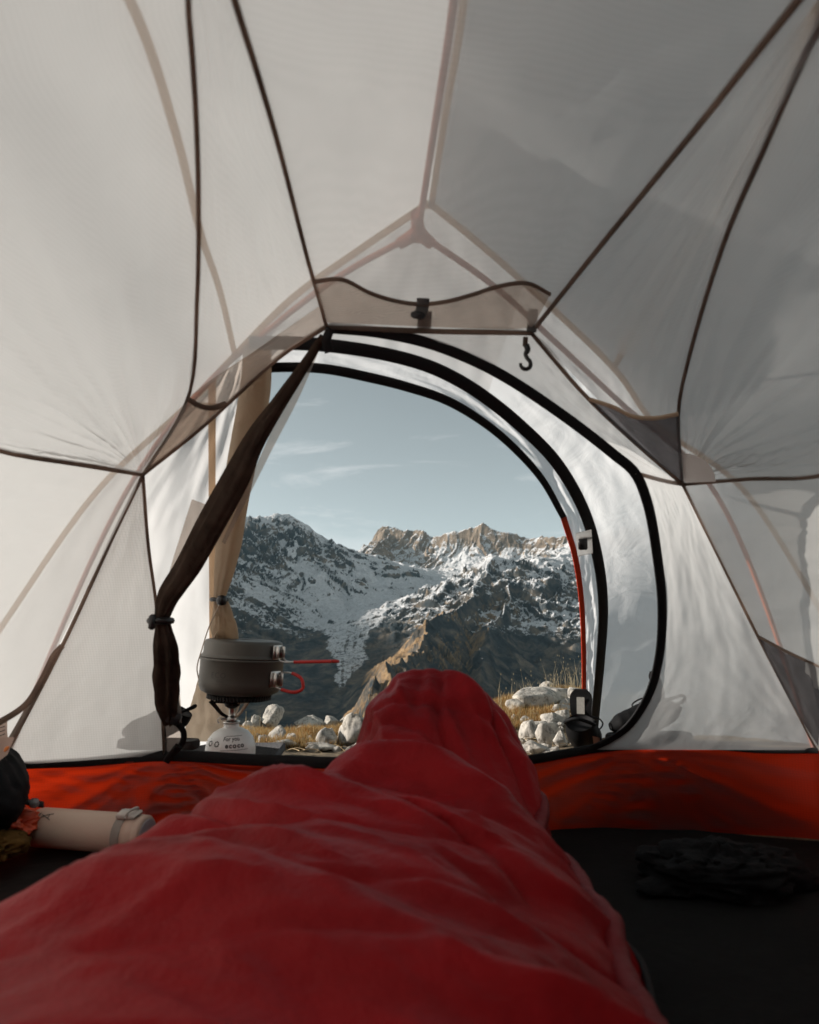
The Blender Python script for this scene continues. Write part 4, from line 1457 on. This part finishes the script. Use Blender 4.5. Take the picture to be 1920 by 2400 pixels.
def boot(label, loc, yaw, k=1.0, accent=None):
    root = thing('hiking_boot', label, 'boot', loc, 'boots in the porch')
    R = rot3('Z', yaw) * k

    def T(P):
        return np.asarray(P) @ R.T + A(loc)
    C = smooth([(.262, 0, .052), (.235, 0, .056), (.19, 0, .062), (.14, 0, .076), (.10, 0, .092), (.072, 0, .104), (.060, 0, .118), (.054, 0, .128)], 60)
    r = np.interp(np.linspace(0, 1, 60), np.linspace(0, 1, 9), [.012, .034, .042, .046, .050, .050, .047, .044, .040])
    G = tube_grid(C, r, 28, 1.05)
    G[..., 2] = np.maximum(G[..., 2], .022)
    G += (.0014 * noise2(G[..., 0] * 40, G[..., 2] * 40, 5))[..., None]
    link('upper', grid_mesh('upper', T(G), wrap=True, caps=True), m_boot, root)
    out_ = smooth([(-.005, -.03), (.06, -.037), (.13, -.038), (.20, -.045), (.25, -.036), (.278, -.006), (.272, .022), (.23, .044), (.15, .040), (.06, .037), (0, .032), (-.012, 0)], 56, closed=True)
    lv = [A([(x, y, z) for x, y in (out_ - A([.13, 0])) * A(s) + A([.13, 0])]) for z, s in ((0, (.97, .94)), (.004, (1, 1)), (.022, (1.0, 1.0)), (.030, (.97, .93)))]
    lv[0][:, 2] += .006 * sstep(.20, .275, lv[0][:, 0])
    link('sole', grid_mesh('sole', T(A(lv)), wrap=True, caps=True), m_sole, root)
    tg = ruled([(.105, -.026, .105), (.094, -.032, .16), (.106, -.033, .205), (.108, -.018, .224)], [(.105, .026, .105), (.094, .032, .16), (.106, .033, .205), (.108, .018, .224)], 20, 12)
    tg = np.concatenate([tg, (tg + A([-.007, 0, 0]))[::-1]], 0)
    t_ = link('tongue', grid_mesh('tongue', T(tg)), m_boot, root)
    lb_ = ruled([(.0965, -.012, .150), (.1045, -.012, .200)], [(.0965, .012, .150), (.1045, .012, .200)], 5, 4) + A([-.0125, 0, 0])
    link('size_label', grid_mesh('size_label', T(lb_)), mat_plain('pale label', (.32, .31, .28), rough=.8, scale=300, var=.4), t_)
    for q in range(5):
        z, x = .080 + q * .011, .158 - q * .012
        mb = MB()
        mb.tube(T(smooth([(x, -.044, z), (x + .022, 0, z + .022), (x, .044, z)], 14)), .0028 * k, 6)
        mb.build('lace', m_blk, root)
    mb = MB()
    mb.tube(T(smooth([(.105, -.03, .140), (.135, -.05, .130), (.16, -.055, .110), (.15, -.04, .09)], 14)), .0026 * k, 6)
    mb.build('lace', m_blk, root)
    cl = MB()
    cl.tube(T(smooth([(.108, -.030, .128), (.06, -.044, .124), (.022, -.032, .136), (.008, .0, .146), (.022, .032, .136), (.06, .044, .124), (.108, .030, .128)], 40)), .0055 * k, 10)
    cl.build('collar', m_boot, root)
    if accent:
        ac = ruled([(.0, -.050, .05), (.0, -.046, .10)], [(.075, -.056, .045), (.07, -.056, .085)], 6, 8)
        link('side_patch', grid_mesh('side_patch', T(ac)), accent, root)
    return root


boot('black hiking boot with raised tongue and pale size label, right of the doorway', (.352, 1.405, float(camp(.352, 1.45)) - .004), 66, .70, mat_plain('rust suede', (.22, .085, .045), rough=.9))
boot('black hiking boot whose toe shows behind the curved door zip', (.60, 1.44, float(camp(.55, 1.44)) - .004), 186, .66)
fs = None
boot('hiking boot showing as a soft shadow behind the left front panel', (-.452, 1.41, .130), 176, .60)


# ------------------------------------------------------------------ stones and dry grass outside
m_stone, nt, bs, out = material('pale lichened stone')
n, l = nt.nodes, nt.links
tc = n.new('ShaderNodeTexCoord')
s1, s2, s3 = noise_node(7, 8, .65, .4), noise_node(45, 7, .7), noise_node(160, 4, .7)
base = ramp(s1.outputs[0], [(.32, (.22, .215, .21)), (.5, (.54, .50, .44)), (.66, (.70, .655, .565))])
spk = ramp(s2.outputs[0], [(.38, (.30, .29, .28)), (.50, (1, 1, 1))])
mx = n.new('ShaderNodeMix')
mx.data_type, mx.blend_type = 'RGBA', 'MULTIPLY'
mx.inputs[0].default_value = .8
l.new(base, mx.inputs[6])
l.new(spk, mx.inputs[7])
l.new(mx.outputs[2], bs.inputs['Base Color'])
bs.inputs['Roughness'].default_value = .95
bs.inputs['Specular IOR Level'].default_value = .15
bp = n.new('ShaderNodeBump')
bp.inputs['Strength'].default_value = .8
bp.inputs['Distance'].default_value = .006
l.new(math_node('ADD', s2.outputs[0], math_node('MULTIPLY', s3.outputs[0], .5)), bp.inputs['Height'])
l.new(bp.outputs[0], bs.inputs['Normal'])


def stone_mesh(w, d, h, seed):
    rs = np.random.RandomState(seed)
    n_, k = 22, 34
    th, ph = np.meshgrid(np.linspace(.02, math.pi - .02, n_), np.linspace(0, 2 * np.pi, k, endpoint=False), indexing='ij')
    D = np.stack([np.sin(th) * np.cos(ph), np.sin(th) * np.sin(ph), np.cos(th)], 2)
    r = np.full(th.shape, 1.15)
    for q in range(15):
        v = rs.randn(3)
        v /= np.linalg.norm(v)
        dd = (D * v).sum(2)
        r = np.where(dd > .12, np.minimum(r, rs.uniform(.62, .95) / np.maximum(dd, .12)), r)
    r = r * (1 + .07 * noise2(D[..., 0] * 3 + seed, D[..., 1] * 3 + D[..., 2] * 2, 3) + .035 * noise2(D[..., 0] * 9 + seed, D[..., 1] * 9 + D[..., 2] * 7, 4))
    P = D * r[..., None] * A([w / 2, d / 2, h / 2])
    return grid_mesh('stone', P, wrap=True, caps=True, uv=False)


# px, py of the foot, width and height in the photograph, turn, description
STONES = [
    (634, 1703, 56, 40, 10, 'large rounded pale boulder behind the stove, speckled with lichen'),
    (601, 1703, 26, 24, 40, 'small upright pale stone just left of the rounded boulder'),
    (578, 1709, 24, 15, 0, 'low pale stone at the left end of the far row'),
    (722, 1708, 74, 26, 0, 'long tilted pale slab on the far rim, left of the bag'),
    (776, 1703, 36, 24, 15, 'blunt pale stone on the rim right of the long slab'),
    (826, 1700, 56, 20, 0, 'flat pale stone on the rim beside the red bag'),
    (700, 1718, 22, 15, 30, 'small grey stone in front of the long slab'),
    (588, 1722, 20, 12, 0, 'small white stone in the grass above the canister'),
    (646, 1737, 44, 28, 20, 'pale stone with grey top in the middle of the grass'),
    (612, 1741, 26, 17, 60, 'small pale stone right of the canister'),
    (684, 1740, 26, 19, 45, 'rough grey stone right of the pale one with the grey top'),
    (658, 1754, 54, 17, 5, 'low dark edged stone close to the tent sill, beside the canister'),
    (768, 1752, 56, 36, 10, 'broad speckled stone half sunk in golden grass'),
    (826, 1752, 58, 62, 25, 'large white angular stone touching the red bag'),
    (748, 1760, 62, 15, 0, 'long flat grey stone in the shadow close to the sill'),
    (842, 1770, 34, 26, 50, 'small white stone at the foot of the large angular one'),
    (1254, 1668, 118, 46, 8, 'long pale slab with an overhanging dark underside, right of the bag'),
    (1302, 1652, 92, 40, 0, 'broad cream rock on the skyline at the right'),
    (1283, 1626, 36, 24, 20, 'small cream stone on top of the skyline rock'),
    (1352, 1654, 40, 46, 0, 'grey shaded rock against the red door edge'),
    (1334, 1662, 32, 24, 30, 'white wedge shaped stone under the grey shaded rock'),
    (1318, 1672, 44, 20, 0, 'dark stone in the hollow behind the boot'),
    (1296, 1702, 44, 28, 15, 'white stone below the golden tuft'),
    (1326, 1698, 44, 30, 35, 'pale rounded stone left of the boot tongue'),
    (1240, 1696, 26, 15, 0, 'small white stone beside the bag below the long slab'),
    (1247, 1738, 44, 48, 20, 'speckled white block beside the foot of the bag'),
    (1288, 1748, 40, 52, 70, 'upright blue grey slab with a shaded face'),
    (1268, 1716, 60, 22, 0, 'pale ledge behind the upright slabs'),
    (1316, 1752, 30, 34, 15, 'white stone between the upright slab and the boot'),
    (1256, 1770, 56, 24, 0, 'low white stone at the sill right of the bag'),
    (1300, 1772, 36, 18, 30, 'small stone at the sill in front of the upright slab'),
    (1212, 1668, 44, 30, 0, 'pale stone showing behind the top of the bag'),
]
for i, (px, py, w, h, tw, lab) in enumerate(STONES):
    p = on_ground(px, py)
    q = math.hypot(p[0], p[1]) / F_PX * 1.03
    W, H = w * q * 1.12, h * q * 1.25
    me = stone_mesh(W, max(W * .75, H * .8), H, 100 + i)
    o = link('stone', me, m_stone)
    o.location = p + A([0, .3 * W, H * .30])
    o.rotation_euler = (0, 0, math.radians(tw * 7 % 360))
    tag(o, lab, 'stone', 'stones outside the tent')
me = stone_mesh(.20, .16, .12, 300)
o = link('stone', me, m_stone)
o.location = (-.52, 1.42, .066)
tag(o, 'flat stone in the porch under the shadowy boot', 'stone', 'stones outside the tent')

rs = np.random.RandomState(21)
for i in range(70):
    px, py = (rs.uniform(560, 850), rs.uniform(1700, 1768)) if i < 42 else (rs.uniform(1200, 1350), rs.uniform(1640, 1775))
    p = on_ground(px, py)
    w = rs.uniform(.014, .045)
    o = link('stone', stone_mesh(w, w * rs.uniform(.6, 1), w * rs.uniform(.5, .85), 400 + i), m_stone)
    o.location = p + A([0, 0, w * .12])
    o.rotation_euler = (0, 0, rs.uniform(0, 6.28))
    tag(o, 'small piece of pale rubble lying in the dry grass outside', 'stone', 'rubble in the dry grass')

# dry grass
rs = np.random.RandomState(4)
m_grass, nt, bs, out = material('dry grass')
n, l = nt.nodes, nt.links
n.remove(bs)
va = n.new('ShaderNodeAttribute')
va.attribute_name = 'tint'
df, tr, mxs = n.new('ShaderNodeBsdfDiffuse'), n.new('ShaderNodeBsdfTranslucent'), n.new('ShaderNodeMixShader')
mxs.inputs[0].default_value = .4
l.new(va.outputs['Color'], df.inputs['Color'])
l.new(va.outputs['Color'], tr.inputs['Color'])
l.new(df.outputs[0], mxs.inputs[1])
l.new(tr.outputs[0], mxs.inputs[2])
l.new(mxs.outputs[0], out.inputs['Surface'])


def blades(name, x, y, L, w, lean, tint, heads=None):
    N_ = len(x)
    z = camp(x, y) - .004
    az = rs.uniform(0, 2 * np.pi, N_)
    dx, dy = np.cos(az), np.sin(az)
    sx, sy = -dy * w / 2, dx * w / 2
    V = np.zeros((N_, 5, 3))
    for k, (f, ww) in enumerate(((0, 1), (.55, .8), (1, .0))):
        bx, by, bz = x + dx * lean * L * f ** 2, y + dy * lean * L * f ** 2, z + L * f * (1 - .3 * np.abs(lean) * f)
        if k < 2:
            V[:, 2 * k] = np.stack([bx - sx * ww, by - sy * ww, bz], 1)
            V[:, 2 * k + 1] = np.stack([bx + sx * ww, by + sy * ww, bz], 1)
        else:
            V[:, 4] = np.stack([bx, by, bz], 1)
    b = np.arange(N_)[:, None] * 5
    F3 = np.concatenate([b + A([[0, 1, 3]]), b + A([[0, 3, 2]]), b + A([[2, 3, 4]])])
    VV, col = V.reshape(-1, 3), np.repeat(tint, 5, 0)
    if heads is not None:
        tip, s = V[heads, 4], .0016
        H_ = A([[1, 0, 0], [-1, 0, 0], [0, 1, 0], [0, -1, 0], [0, 0, 4.5], [0, 0, -3]]) * s
        hv = tip[:, None] + H_[None]
        hf = A([[0, 2, 4], [2, 1, 4], [1, 3, 4], [3, 0, 4], [2, 0, 5], [1, 2, 5], [3, 1, 5], [0, 3, 5]])
        F3 = np.concatenate([F3, (len(VV) + np.arange(len(tip))[:, None, None] * 6 + hf[None]).reshape(-1, 3)])
        VV = np.vstack([VV, hv.reshape(-1, 3)])
        col = np.vstack([col, np.repeat(tint[heads], 6, 0)])
    me = new_mesh(name, VV, F3.astype(np.int32), smooth_shade=False)
    c = me.color_attributes.new('tint', 'FLOAT_COLOR', 'POINT')
    c.data.foreach_set('color', np.hstack([col, np.ones((len(col), 1))]).astype(np.float32).ravel())
    return link(name, me, m_grass, kind='stuff')


def tints(N_):
    a = rs.rand(N_, 1)
    c = A([[.50, .35, .16]]) * (1 - a) + A([[.34, .20, .075]]) * a
    k = rs.rand(N_) < .22
    c[k] = A([.60, .48, .28])
    k = rs.rand(N_) < .12
    c[k] = A([.36, .15, .04])
    return c * rs.uniform(.75, 1.15, (N_, 1))


x, y = rs.uniform(-1.5, 1.3, 260000), rs.uniform(1.95, 3.75, 260000)
dens = fbm(x * 3.2, y * 3.2, 3, 91) + .35 * fbm(x * 12, y * 12, 2, 92)
k = (dens > .0) & (y > 2.12 + .25 * noise2(x * 4, y * 0, 93))
x, y, dn = x[k], y[k], dens[k]
L = rs.uniform(.012, .036, len(x)) * (1 + .7 * np.clip(dn, 0, 1))
blades('dry_grass', x, y, L, .0020, rs.uniform(-.9, .9, len(x)), tints(len(x)))
# tall thin stalks with seed heads, in loose clumps on the rim
cx, cyy, hh_ = [], [], []
for px, py, num, hgt, spr in ((668, 1700, 16, .15, .05), (690, 1702, 12, .11, .06), (738, 1702, 8, .08, .10), (775, 1700, 8, .085, .08), (606, 1704, 6, .07, .05), (835, 1698, 6, .09, .05),
                              (1190, 1660, 12, .14, .05), (1222, 1652, 10, .09, .07), (1262, 1640, 12, .11, .06), (1310, 1622, 26, .10, .07), (1340, 1626, 34, .17, .06), (1290, 1632, 14, .08, .08), (558, 1706, 6, .1, .06)):
    p = on_ground(px, py)
    cx.append(p[0] + rs.randn(num) * spr)
    cyy.append(p[1] + rs.randn(num) * spr * .8)
    hh_.append(hgt * rs.uniform(.5, 1.15, num))
x, y, L = np.concatenate(cx), np.concatenate(cyy), np.concatenate(hh_)
blades('grass_stalks', x, y, L, .0022, rs.uniform(-.55, .55, len(x)), np.tile(A([[.48, .40, .26]]), (len(x), 1)), heads=np.where(rs.rand(len(x)) < .6)[0])
# twigs and straw lying in the shade before the sill
mb = MB()
for q in range(90):
    c = A([rs.uniform(-.6, .6), rs.uniform(1.95, 2.3), 0])
    c[2] = camp(c[0], c[1]) + .004
    a, ln = rs.uniform(0, 6.28), rs.uniform(.02, .07)
    e = A([math.cos(a), math.sin(a), rs.uniform(-.1, .25)]) * ln
    mb.tube(smooth([c, c + e * .5 + A([0, 0, .006]), c + e], 5), rs.uniform(.0006, .0014), 4)
mb.build('straw', mat_plain('old straw', (.38, .28, .16), rough=.9), None, kind='stuff')
